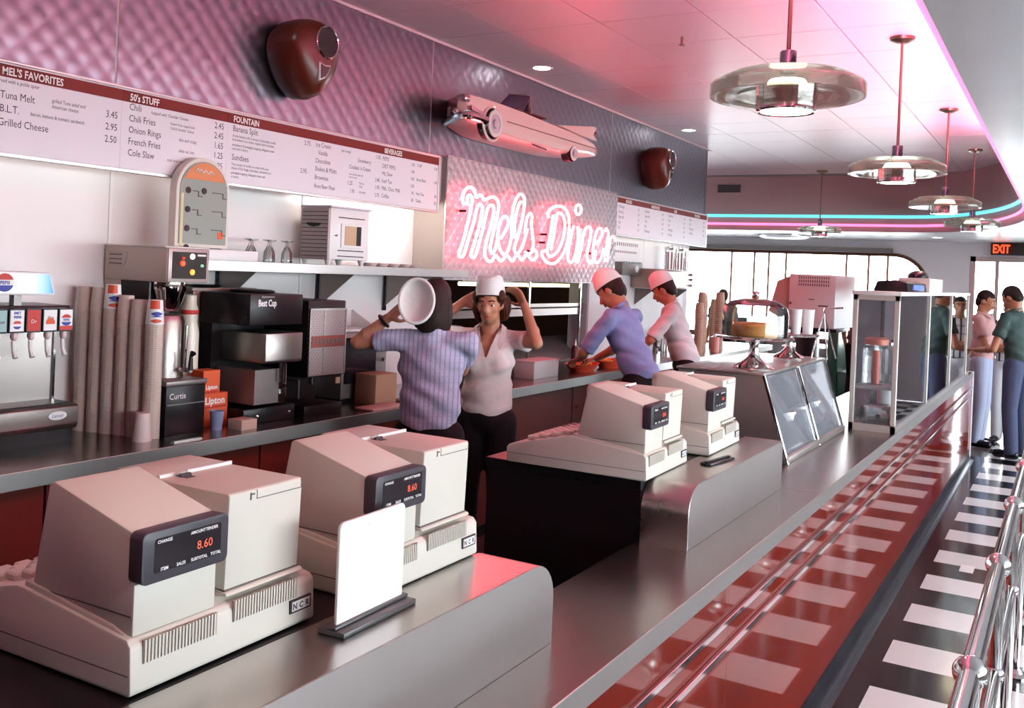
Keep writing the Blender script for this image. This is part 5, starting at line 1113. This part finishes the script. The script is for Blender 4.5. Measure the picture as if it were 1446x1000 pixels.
MB().box(-3.61, 7.95, 1.66, -3.50, 8.42, 1.78).build('box', GREYM, t, bevel=.006)
MB().ell((-3.50, 8.28, 1.72), (.015, .035, .035)).build('button', WHITE, t)
for k in range(7): MB().box(-3.502, 7.98+.06*k, 1.765, -3.497, 8.02+.06*k, 1.785).build('slot', BLACK, t, smooth=0)
CUPB = mat('brown striped cup', (.45, .24, .16), .5)
for k, (x, y, zt, r) in enumerate(((-3.14, 9.05, 1.42, .045), (-3.22, 9.35, 1.52, .045), (-3.30, 9.62, 1.50, .05), (-3.20, 9.86, 1.52, .05), (-3.34, 10.1, 1.44, .045))):
    t = thing('cup_stack', ['reddish cup stack on the far counter nearest the bending man', 'second brown cup stack on the far counter', 'third brown cup stack on the far counter', 'fourth brown cup stack on the far counter before the window', 'short brown cup stack at the far counter end'][k], 'cup stack', (x, y, ZB), group='brown cup stacks on the far counter')
    prof = [(0, 0), (r, 0)]
    n = 24; H = zt-ZB-.1
    for q in range(n): prof += [(r, H*q/n+.002), (r, H*q/n+.008), (r*.9, H*q/n+.010), (r*.92, H*(q+1)/n)]
    tag(MB().lathe((x, y, ZB), prof+[(0, H)], 14).build('nested_cups', CUPB, t, smooth=20), kind='stuff')
    MB().lathe((x, y, ZB), [(r*.95, H), (r, H+.004), (r*.8, H+.1), (0, H+.1)], 16).build('top_cup', CUPB, t)
for k, (x, y, h, r) in enumerate(((-3.42, 8.62, .24, .07), (-3.40, 8.85, .20, .06), (-3.12, 9.5, .14, .045))):
    o = thing('steel_canister', ['chrome canister on the far counter behind the bending man', 'smaller chrome canister beside the brown cups', 'small red canister at the far counter edge'][k], 'canister', (x, y, ZB))
    MB().lathe((x, y, ZB), [(0, 0), (r, 0), (r, h), (r*.9, h+.01), (0, h+.012)], 20).build('body', CHROME if k < 2 else mat('rose canister', (.6, .2, .16), .4), o)
    MB().lathe((x, y, ZB+h+.01), [(0, .03), (.012, .028), (.014, .012), (r*.92, 0), (0, 0)], 18).build('lid', CHROME, o)
single(MB().box(-3.10, 8.1, ZB, -3.0, 8.5, ZB+.02), 'order_pad', PAPER, 'white order pad on the far counter edge', 'pad', bevel=.002)
# dining furniture beyond
BOO = mat('dark green vinyl', (.015, .05, .03), .35)
for k, (x, lab) in enumerate(((-5.3, 'dark green dining booth under the windows nearest the menu wall'), (-3.6, 'dark green dining booth under the middle of the far windows'), (-2.3, 'dark green dining booth under the window nearest the door'))):
    t = thing('dining_booth', lab, 'booth', (x, 14.2, 0), group='booths under the far windows')
    MB().box(x-.60, 13.75, .0, x-.45, 14.85, 1.12).build('backrest', BOO, t, bevel=.03)
    MB().box(x-.45, 13.75, .0, x-.02, 14.85, .45).build('seat', BOO, t, bevel=.03)
    o = thing('dining_table', ['dining table in the booth nearest the menu wall', 'dining table in the middle booth', 'dining table in the booth nearest the door'][k], 'table', (x+.35, 14.3, 0), group='booth tables')
    MB().box(x+.05, 13.8, .72, x+.65, 14.85, .75).build('table_top', WHITE, o, bevel=.005)
    MB().cyl((x+.35, 14.3, .02), (x+.35, 14.3, .72), .04).build('column', CHROME, o)
    MB().lathe((x+.35, 14.3, 0), [(0, 0), (.25, 0), (.25, .01), (.05, .03), (0, .03)], 20).build('foot', CHROME, o)
# ------------------------------------------------------------------ people
TMP = bpy.data.scenes.new('tmp')
def blob(mb, voxel, smooth=3, keep=None, fac=.5, cuts=()):
    me = bpy.data.meshes.new('b'); me.from_pydata(mb.v, [], mb.f)
    bm = bmesh.new(); bm.from_mesh(me); bmesh.ops.recalc_face_normals(bm, faces=bm.faces); bm.to_mesh(me); bm.free()
    ob = bpy.data.objects.new('b', me); TMP.collection.objects.link(ob)
    r = ob.modifiers.new('r', 'REMESH'); r.mode = 'VOXEL'; r.voxel_size = voxel; r.use_smooth_shade = True
    s = ob.modifiers.new('s', 'SMOOTH'); s.iterations = smooth; s.factor = fac
    with bpy.context.temp_override(scene=TMP, view_layer=TMP.view_layers[0]):
        dg = bpy.context.evaluated_depsgraph_get(); out = bpy.data.meshes.new_from_object(ob.evaluated_get(dg))
    bpy.data.objects.remove(ob); bpy.data.meshes.remove(me)
    if keep:
        bm = bmesh.new(); bm.from_mesh(out)
        for co, no in cuts: bmesh.ops.bisect_plane(bm, geom=bm.verts[:]+bm.edges[:]+bm.faces[:], plane_co=co, plane_no=no, dist=1e-5)
        bmesh.ops.delete(bm, geom=[f for f in bm.faces if not keep(f.calc_center_median())], context='FACES'); bm.to_mesh(out); bm.free()
    out.shade_smooth(); return out
def put(name, me, m, parent):
    me.materials.clear(); me.materials.append(m); me.name = name
    o = bpy.data.objects.new(name, me); COL.objects.link(o); o.parent = parent; ORI[o.name] = Vector((0,0,0)); return o
def cap(mb, p0, p1, r0, r1=None, k=5):
    r1 = r0 if r1 is None else r1; p0 = Vector(p0); p1 = Vector(p1); d = (p1-p0); L = max(d.length, 1e-5); d /= L
    pts = [p0-d*r0]; rs = [.001]
    for i in range(1, k): a = .5*pi*i/k; pts.append(p0-d*r0*cos(a)); rs.append(r0*sin(a))
    pts.append(p0); rs.append(r0); pts.append(p1); rs.append(r1)
    for i in range(1, k): a = .5*pi*i/k; pts.append(p1+d*r1*sin(a)); rs.append(r1*cos(a))
    pts.append(p1+d*r1); rs.append(.001)
    return mb.tube(pts, rs, 12)
SKIN = mat('warm skin', (.48, .22, .13), .5, var=.06, vscale=12); SKIN2 = mat('tan skin', (.42, .18, .10), .5, var=.06, vscale=12)
HAIRD = mat('dark brown hair', (.014, .007, .005), .6, spec=.2, bump=.5, bscale=150, stretch=(1, 1, .1)); HAIRB = mat('auburn hair', (.05, .016, .008), .6, spec=.2, bump=.5, bscale=150, stretch=(1, 1, .1))
PANTS = mat('black trousers', (.005, .004, .005), .8, spec=.15, bump=.2, bscale=60)
CAPW = mat('white cap cloth', (.82, .80, .78), .7, bump=.15, bscale=80)
LIP = mat('lips', (.42, .09, .07), .4); EYEW = mat('eye white', (.7, .68, .66), .2); EYED = mat('eye dark', (.02, .012, .01), .1)
def stripes(name, a, b, c=None, scale=55, sheen=0):
    m = mat(name, a, .75, bump=.25, bscale=45); N, L, p = nodes(m)
    tc = N.new('ShaderNodeTexCoord'); sp = N.new('ShaderNodeSeparateXYZ'); L.new(tc.outputs['Object'], sp.inputs[0])
    def line(o, sc, w):
        mu = N.new('ShaderNodeMath'); mu.operation = 'MULTIPLY'; mu.inputs[1].default_value = sc; L.new(o, mu.inputs[0])
        fr = N.new('ShaderNodeMath'); fr.operation = 'FRACT'; L.new(mu.outputs[0], fr.inputs[0])
        lt = N.new('ShaderNodeMath'); lt.operation = 'LESS_THAN'; lt.inputs[1].default_value = w; L.new(fr.outputs[0], lt.inputs[0]); return lt.outputs[0]
    mx = N.new('ShaderNodeMix'); mx.data_type = 'RGBA'; mx.inputs[6].default_value = (*a, 1); mx.inputs[7].default_value = (*b, 1)
    L.new(line(sp.outputs[0], scale, .30), mx.inputs[0]); out = mx.outputs[2]
    if c:
        m2 = N.new('ShaderNodeMix'); m2.data_type = 'RGBA'; L.new(out, m2.inputs[6]); m2.inputs[7].default_value = (*c, 1)
        g = N.new('ShaderNodeMath'); g.operation = 'MULTIPLY'; g.inputs[1].default_value = .5; L.new(line(sp.outputs[2], scale*.7, .18), g.inputs[0]); L.new(g.outputs[0], m2.inputs[0]); out = m2.outputs[2]
    L.new(out, p.inputs['Base Color']); return m
def hand(mb, w, d, n, side, curl=.5, s=1.0):
    # w wrist, d pointing direction, n palm normal (the way the palm faces), side +1: thumb on (d x n) side
    w = Vector(w); d = Vector(d).normalized(); n = Vector(n); n = (n-d*n.dot(d)).normalized(); b = d.cross(n)*side
    for k in range(4):
        o = b*(.030-.020*k)*s
        cap(mb, w+o*.55, w+d*.082*s+o, .013*s, .0115*s, 3)
        base = w+d*.085*s+o; L = [.072, .080, .074, .058][k]*s
        c1 = curl*.9; d1 = d*cos(c1)+n*sin(c1); p1 = base+d1*L*.5
        c2 = curl*1.9; d2 = d*cos(c2)+n*sin(c2); p2 = p1+d2*L*.32
        c3 = curl*2.5; d3 = d*cos(c3)+n*sin(c3); p3 = p2+d3*L*.22
        cap(mb, base, p1, .0098*s, .009*s, 3); cap(mb, p1, p2, .009*s, .008*s, 3); cap(mb, p2, p3, .008*s, .007*s, 3)
    tb = w+d*.022*s+b*.026*s; t1 = tb+(d*.55+b*.8+n*.35).normalized()*.042*s; t2 = t1+(d*.85+b*.35+n*.4).normalized()*.032*s
    cap(mb, tb, t1, .0135*s, .011*s, 3); cap(mb, t1, t2, .011*s, .0085*s, 3)
def person(label, loc, rot, H=1.70, lean=0, turn=0, arms=None, skin=SKIN, shirt=None, pants=PANTS, hair=HAIRD, hairstyle='short', capstyle=None, vneck=False, voxel=.0065, head=(0, 0, 0), tilt=0,
           sleeve=.62, fem=False, detail=True, step=0, cap_m=None, belt=None, group=None, shift=(0, 0)):
    s = H/1.72; t = thing('person', label, 'person', loc, rot, group, local=True)
    R = Matrix.Rotation(-lean, 3, 'X') @ Matrix.Rotation(turn, 3, 'Z'); hip = Vector((0, 0, .95*s))
    def up(p): return hip + R @ (Vector(p)*s-hip) + Vector((shift[0], shift[1], 0))*0
    sw = .165 if fem else .185
    hips = [(-.088*s, 0, .92*s), (.088*s, 0, .92*s)]; knees = [(-.095*s, .02*s+step, .50*s), (.095*s, .02*s-step, .50*s)]; ank = [(-.10*s, -.02*s+step*1.5, .09*s), (.10*s, -.02*s-step*1.8, .09*s)]
    chest = up((0, .012, 1.27)); waist = up((0, .0, 1.07)); neck = up((0, -.012, 1.45)); hc = up((0, .022, 1.60)); sh = [up((-sw, -.01, 1.405)), up((sw, -.01, 1.405))]
    HR = R @ Matrix.Rotation(head[0], 3, 'Z') @ Matrix.Rotation(-head[1], 3, 'X') @ Matrix.Rotation(head[2], 3, 'Y')
    def hp(p): return hc + HR @ (Vector(p)*s)
    A = []
    for k in (0, 1):
        sd = -1 if k == 0 else 1; a = (arms or {}).get('L' if k == 0 else 'R')
        if a: e, w_, hd, hn, cu = [Vector(q) if hasattr(q, '__len__') else q for q in a]
        else:
            e = up((sd*(sw+.045), -.03, 1.13)); w_ = up((sd*(sw+.055), .05, .90)); hd = Vector((0, .15, -1)); hn = Vector((-sd, 0, 0)); cu = .45
        A.append((sh[k], e, w_, hd, hn, cu, sd))
    # ---- skin: one continuous body
    b = MB()
    b.ell(hp((0, -.008, .022)), (.074*s, .094*s, .092*s), M=HR); b.ell(hp((0, .024, -.046)), (.054*s, .062*s, .066*s), M=HR); b.ell(hp((0, .050, -.010)), (.055*s, .040*s, .060*s), M=HR)
    cap(b, hp((0, .052, -.086)), hp((0, .060, -.082)), .020*s, .017*s, 3)
    cap(b, hp((0, .086, .012)), hp((0, .106, -.026)), .009*s, .0145*s, 3); b.ell(hp((.011, .094, -.030)), .009*s, 8, 6); b.ell(hp((-.011, .094, -.030)), .009*s, 8, 6)
    for q in (-1, 1):
        b.ell(hp((q*.076, -.008, -.004)), (.010*s, .020*s, .032*s), 10, 8, M=HR); cap(b, hp((q*.018, .083, .026)), hp((q*.046, .072, .022)), .009*s, .008*s, 3); b.ell(hp((q*.040, .066, -.020)), (.018*s, .014*s, .018*s), 8, 6, M=HR)
    cap(b, hp((0, .084, -.052)), hp((0, .082, -.060)), .013*s, .012*s, 3)
    cap(b, neck+(R @ Vector((0, 0, -.05*s))), hp((0, -.015, -.055)), .056*s if fem else .062*s, .052*s if fem else .058*s)
    b.ell(chest, ((.135 if fem else .15)*s, .092*s, .17*s), M=R); b.ell(waist, (.118*s, .085*s, .13*s), M=R); b.ell((0, 0, .94*s), (.135*s, .10*s, .10*s))
    cap(b, sh[0], sh[1], .040*s, .040*s)
    for k in (0, 1):
        cap(b, hips[k], knees[k], .078*s, .054*s); cap(b, knees[k], ank[k], .052*s, .036*s); cap(b, (ank[k][0], ank[k][1]-.02, .045*s), (ank[k][0]*1.15, ank[k][1]+.13*s, .035*s), .036*s, .028*s)
        S, e, w_, hd, hn, cu, sd = A[k]
        cap(b, S, e, .040*s, .038*s); cap(b, e, w_, .038*s, .026*s); mid = e+(w_-e)*.3; b.ell(mid, .040*s, 10, 8)
        hand(b, w_, hd, hn, 1 if k == 1 else -1, cu, s*.98)
    body = put('body', blob(b, voxel, 2), skin, t)
    # ---- face
    if detail:
        m1 = MB(); m2 = MB(); m3 = MB(); m4 = MB()
        for q in (-1, 1):
            m1.ell(hp((q*.031, .0755, .006)), (.0135*s, .009*s, .0085*s), 12, 8, M=HR); m2.ell(hp((q*.031, .0835, .006)), (.006*s, .004*s, .0065*s), 10, 6, M=HR)
            m4.tube([hp((q*.014, .089, .030)), hp((q*.032, .087, .036)), hp((q*.048, .076, .030))], .0038*s, 6)
        m3.tube([hp((-.022, .083, -.058)), hp((-.008, .0945, -.054)), hp((0, .0935, -.056)), hp((.008, .0945, -.054)), hp((.022, .083, -.058))], [.002*s, .005*s, .0045*s, .005*s, .002*s], 8)
        m3.tube([hp((-.018, .084, -.061)), hp((0, .0935, -.066)), hp((.018, .084, -.061))], [.002*s, .0055*s, .002*s], 8)
        m1.build('eyes', EYEW, t); m2.build('pupils', EYED, t); m3.build('lips', LIP, t); m4.build('eyebrows', hair, t)
    # ---- hair
    h = MB(); h.ell(hp((0, -.016, .034)), (.083*s, .098*s, .094*s), M=HR)
    if hairstyle == 'short':
        h.ell(hp((0, -.060, -.010)), (.072*s, .050*s, .075*s), M=HR)
        cut = lambda p: (lambda q: q.z > .052+.1*max(0, q.y) or (q.y < -.005 and q.z > -.075) or (q.y < .022 and q.z > -.0 and abs(q.x) > .055))(HR.transposed() @ (p-hc)/s)
    elif hairstyle == 'bushy':
        for k in range(16):
            a = pi*(.10+.80*k/15)+pi; h.ell(hp((.088*cos(a), .075*sin(a)-.004, -.02+.03*sin(k*2.1))), (.036*s, .036*s, .055*s), 10, 8)
        h.ell(hp((0, -.07, -.03)), (.085*s, .045*s, .09*s), M=HR); h.ell(hp((-.070, .025, .055)), (.03*s, .04*s, .04*s)); h.ell(hp((.070, .025, .055)), (.03*s, .04*s, .04*s))
        cut = lambda p: (lambda q: q.z > .058 or q.y < .03 or abs(q.x) > .068)(HR.transposed() @ (p-hc)/s)
    else:
        for k in range(12):
            a = pi*(.02+.96*k/11)+pi; h.ell(hp((.078*cos(a), .080*sin(a), -.05)), (.030*s, .034*s, .10*s), 10, 8)
        h.ell(hp((0, -.075, -.08)), (.075*s, .04*s, .09*s), M=HR)
        cut = lambda p: (lambda q: q.z > .055 or q.y < .02)(HR.transposed() @ (p-hc)/s)
    put('hair', blob(h, max(voxel, .007), 2, cut), hair, t)
    # ---- shirt
    g = MB(); bw = .155 if fem else .172
    g.ell(chest+R @ Vector((0, 0, .01*s)), (bw*s, .118*s, .19*s), 20, 14, M=R); g.ell(waist+R @ Vector((0, 0, .02)), ((.152 if fem else .160)*s, .118*s, .19*s), 20, 14, M=R)
    g.ell(hip+Vector((0, 0, .05*s)), (.150*s, .118*s, .10*s), 20, 12); cap(g, sh[0], sh[1], .058*s, .058*s); cap(g, neck+R @ Vector((0, .0, -.06*s)), neck+R @ Vector((0, 0, .0)), .080*s, .068*s)
    if fem:
        for q in (-1, 1): g.ell(chest+R @ Vector((q*.068*s, .078*s, .0)), (.062*s, .046*s, .07*s), 12, 8)
    for k in (0, 1):
        S, e, w_, hd, hn, cu, sd = A[k]; en = S+(e-S)*sleeve
        g.cyl(S, en, .057*s, .060*s, n=18); g.ell(S, .058*s, 14, 10)
    rng = random.Random(int(H*1000)+len(label))
    zc = hip.z-.005*s
    def kp(p):
        q = R.transposed() @ (p-hip)
        if p.z < zc: return False
        ql = (q+hip)/s
        if ql.z > 1.468: return False
        if vneck and ql.y > .03 and ql.z > 1.29 and abs(ql.x) < (ql.z-1.29)*.34: return False
        return True
    ct_ = [((0, 0, zc), (0, 0, 1)), (up((0, 0, 1.468)), R @ Vector((0, 0, 1)))]
    if vneck: ct_ += [(up((0, 0, 1.29)), R @ Vector((1, 0, -.34))), (up((0, 0, 1.29)), R @ Vector((-1, 0, -.34)))]
    sm = blob(g, .011, 4, kp, cuts=ct_)
    # cloth folds
    for v in sm.vertices:
        q = v.co
        v.co = q + v.normal*(.0045*sin(34*q.x+21*q.z+5*sin(17*q.z))*sin(9*q.z+13*q.y) + .003*sin(60*q.z+40*q.x))
    put('shirt', sm, shirt, t)
    if vneck or detail:
        cl = MB(); zt = 1.462
        for q in (-1, 1):
            P = [(q*.010, .100, 1.30), (q*.060, .085, 1.40), (q*.074, .035, 1.465), (q*.066, -.045, 1.490), (0, -.075, 1.500)] if vneck else [(q*.012, .085, 1.425), (q*.055, .065, 1.455), (q*.072, .02, 1.475), (q*.060, -.05, 1.492), (0, -.078, 1.498)]
            pa = [up(p) for p in P]; vs = []; fs = []
            for i, p in enumerate(pa):
                o = Vector((q*.030, .012, -.020))*s; vs += [p, p+R @ o, p+R @ (o*1.02+Vector((0, .006*s, -.004*s))), p+R @ Vector((0, .006*s, .002*s))]
            for i in range(len(pa)-1):
                for j in range(4): fs.append((4*i+j, 4*i+(j+1) % 4, 4*i+4+(j+1) % 4, 4*i+4+j))
            fs += [(0, 1, 2, 3), tuple(4*(len(pa)-1)+j for j in (3, 2, 1, 0))]; cl.add(vs, fs)
        cl.build('collar', shirt, t, smooth=60)
    # ---- trousers and shoes
    g = MB(); g.ell((0, 0, .945*s), (.152*s, .118*s, .11*s), 20, 12)
    for k in (0, 1): cap(g, hips[k], knees[k], .100*s, .075*s); g.cyl(knees[k], (ank[k][0], ank[k][1], .045*s), .074*s, .066*s, n=16); g.ell(knees[k], .074*s, 12, 8)
    put('trousers', blob(g, .014, 4, lambda p: p.z < 1.02*s, cuts=[((0, 0, 1.02*s), (0, 0, 1))]), pants, t)
    if belt: MB().lathe((0, 0, .975*s), [(.150*s, -.018), (.156*s, -.016), (.156*s, .016), (.150*s, .018)], 26).build('belt', BLACK, t); 
    for k in (0, 1):
        m = MB(); cap(m, (ank[k][0], ank[k][1]-.03*s, .05*s), (ank[k][0]*1.12, ank[k][1]+.15*s, .042*s), .046*s, .040*s)
        m.v = [(x, y, max(0.002, z)) for x, y, z in m.v]; m.build('shoe', BLACKR, t, smooth=60)
    # ---- cap
    if capstyle == 'soda':
        vs = []; fs = []; n = 28
        pr = [(1.0, .050), (1.02, .060), (.94, .110), (.84, .150), (.72, .160), (.4, .156), (.0, .153)]
        for (f, z) in pr:
            for i in range(n): a = 2*pi*i/n; vs.append(hp((.086*f*cos(a), .106*f*sin(a)-.010, z+.012*cos(2*a)*(1 if z > .1 else .3)+tilt*sin(a)*.09)))
        for j in range(len(pr)-1):
            for i in range(n): fs.append((j*n+i, j*n+(i+1) % n, (j+1)*n+(i+1) % n, (j+1)*n+i))
        c_ = MB().add(vs, fs).build('cap', cap_m or CAPW, t, smooth=50)
        MB().tube([hp((.0865*cos(2*pi*i/n), .1065*sin(2*pi*i/n)-.010, .052+tilt*sin(2*pi*i/n)*.09)) for i in range(n)], .005*s, 6, closed=True).build('cap_band', CAPW, c_)
    return t, hp, up
BLUESTR = stripes('grey blue striped shirt', (.42, .41, .56), (.26, .25, .38), (.33, .31, .43), 46)
WSHIRT = mat('pinkish white blouse', (.74, .64, .62), .75, bump=.25, bscale=45)
BLUESH = mat('blue work shirt', (.20, .22, .42), .75, bump=.25, bscale=45, var=.1, vscale=6)
# man in the striped shirt, seen from behind, left hand up at his white cap
t, hp, up = person('person seen from behind in a grey blue striped shirt raising a white cap', (-2.585, 3.70, 0), RAD(30), 1.60, lean=.02, shirt=BLUESTR, hair=HAIRD, hairstyle='long', head=(-.15, .15, .12),
  arms={'L': ((-.355, .015, 1.285), (-.215, -.015, 1.405), (.75, .0, .62), (.55, .5, -.3), .35), 'R': ((.13, .26, 1.15), (.04, .27, 1.36), (-.5, .1, .8), (-.5, -.6, 0), .5)}, sleeve=.58, detail=False)
m = MB().tube([(-.232+.034*cos(a)*.62, -.013+.034*sin(a), 1.392+.034*cos(a)*-.72) for a in [2*pi*i/16 for i in range(16)]], .008, 6, closed=True)
m.build('watch_strap', BLACK, t)
o = thing('soda_hat', 'white cloth cap held up beside the head of the person in stripes', 'cap', (-2.556, 3.525, 1.385), local=True)
Mx = Matrix.Rotation(RAD(-62), 3, 'Z') @ Matrix.Rotation(RAD(78), 3, 'Y')
m = MB(); n = 30; vs = []; fs = []
for (r, z) in ((1.0, .0), (1.05, .008), (1.05, .022), (.96, .05), (.80, .066), (.4, .072), (.0, .073), (.0, .066), (.4, .064), (.76, .056), (.90, .04), (.96, .0)):
    for i in range(n):
        a = 2*pi*i/n; rr = r*(1+(.018*sin(9*a) if z > .03 else 0)); vs.append(Mx @ Vector((.100*rr*cos(a), .076*rr*sin(a), -z*.9+.02)))
for j in range(11):
    for i in range(n): fs.append((j*n+i, j*n+(i+1) % n, (j+1)*n+(i+1) % n, (j+1)*n+i))
MB().add([(v.x, v.y, v.z+.11) for v in vs], fs).build('crown', CAPW, o, smooth=60)
MB().tube([Mx @ Vector((.102*cos(2*pi*i/n), .078*sin(2*pi*i/n), .022))+Vector((0, 0, .11)) for i in range(n)], .008, 6, closed=True).build('brim', CAPW, o)
# woman in the white blouse, both hands up behind her hair
person('person in a pinkish white blouse and white cap with both hands raised to the hair', (-2.675, 4.36, 0), RAD(204), 1.575, shirt=WSHIRT, hair=HAIRB, hairstyle='bushy', capstyle='soda', vneck=True, fem=True, head=(-.12, .08, .05), tilt=.25,
  arms={'R': ((.315, .03, 1.345), (.165, -.075, 1.47), (-.75, -.35, .35), (-.3, .6, .2), .4), 'L': ((-.265, .14, 1.285), (-.185, .02, 1.47), (.5, -.25, .8), (.6, .5, -.2), .5)}, sleeve=.55)
# man bending over the food baskets
person('person in a blue work shirt and white cap leaning over the red food baskets', (-2.52, 6.12, 0), RAD(86), 1.71, lean=.38, shirt=BLUESH, hair=HAIRD, capstyle='soda', head=(.1, .25, 0), skin=SKIN2,
  arms={'L': ((-.235, .32, 1.12), (-.06, .46, 1.05), (.5, .8, -.25), (0, -.2, -1), .35), 'R': ((.27, .33, 1.13), (.30, .52, 1.03), (.1, .9, -.25), (0, -.2, -1), .4)}, sleeve=.95, voxel=.008)
# worker in white further back
person('person in a white shirt and white cap working farther along the back counter', (-2.74, 7.62, 0), RAD(108), 1.70, lean=.30, shirt=mat('soft white shirt', (.70, .62, .62), .75, bump=.2, bscale=45), hair=HAIRD, capstyle='soda', skin=SKIN2, head=(-.2, .2, 0),
  arms={'L': ((-.27, .28, 1.14), (-.18, .44, 1.02), (.2, .9, -.2), (0, -.2, -1), .4), 'R': ((.27, .28, 1.14), (.16, .46, 1.03), (-.2, .9, -.2), (0, -.2, -1), .4)}, sleeve=.95, voxel=.010)
# customers at the far end of the counter
PINKS = mat('pink polo shirt', (.62, .34, .34), .75, bump=.2, bscale=45); GREENS = mat('dark green shirt', (.025, .055, .05), .75, bump=.2, bscale=45)
JEANS = mat('faded jeans', (.38, .41, .55), .8); DJEANS = mat('dark blue jeans', (.045, .06, .12), .8); WPANTS = mat('white trousers', (.78, .77, .78), .75)
CHECK = stripes('black white checked shirt', (.75, .75, .78), (.02, .02, .03), (.02, .02, .03), 16)
person('person in a pink polo shirt and faded jeans standing at the counter end', (-.785, 11.32, 0), RAD(-100), 1.66, shirt=PINKS, pants=JEANS, hair=HAIRD, skin=SKIN2, head=(0, .3, 0), voxel=.011,
  arms={'L': ((-.24, .12, 1.06), (-.14, .36, 1.06), (.2, .9, 0), (0, 0, -1), .6), 'R': ((.25, .10, 1.06), (.12, .36, 1.06), (-.2, .9, 0), (0, 0, -1), .6)})
person('person in a dark green shirt and blue jeans facing the pink shirt', (-.41, 10.75, 0), RAD(62), 1.72, lean=.12, shirt=GREENS, pants=DJEANS, hair=HAIRD, skin=SKIN2, head=(0, .45, 0), voxel=.011,
  arms={'L': ((-.25, .12, 1.08), (-.15, .36, 1.05), (.2, .9, 0), (0, 0, -1), .6), 'R': ((.26, .10, 1.08), (.14, .34, 1.05), (-.2, .9, 0), (0, 0, -1), .6)})
person('person in a black and white checked shirt and white trousers behind the green shirt', (-.55, 11.75, 0), RAD(170), 1.58, shirt=CHECK, pants=WPANTS, hair=HAIRD, skin=SKIN2, voxel=.013)
person('person in a pink striped shirt and white trousers seen through the glass cabinet', (-1.85, 12.6, 0), RAD(190), 1.66, shirt=stripes('pink striped shirt', (.70, .45, .45), (.55, .28, .30), None, 30), pants=WPANTS, hair=HAIRB, skin=SKIN, voxel=.013, belt=True)
# seated diners at the far windows, only heads and shoulders show
for (x, y, rz, lab, sh_, hr) in ((-4.35, 13.55, 40, 'distant diner in a grey jacket by the windows nearest the menu wall', mat('grey jacket', (.12, .12, .14), .8), HAIRB), (-2.45, 13.45, -30, 'distant diner with dark hair beside the vented terminal', mat('maroon jacket', (.12, .02, .02), .8), HAIRD)):
    person(lab, (x, y, 0), RAD(rz), 1.52, shirt=sh_, hair=hr, skin=SKIN2, voxel=.014, hairstyle='short')

bpy.data.scenes.remove(TMP)
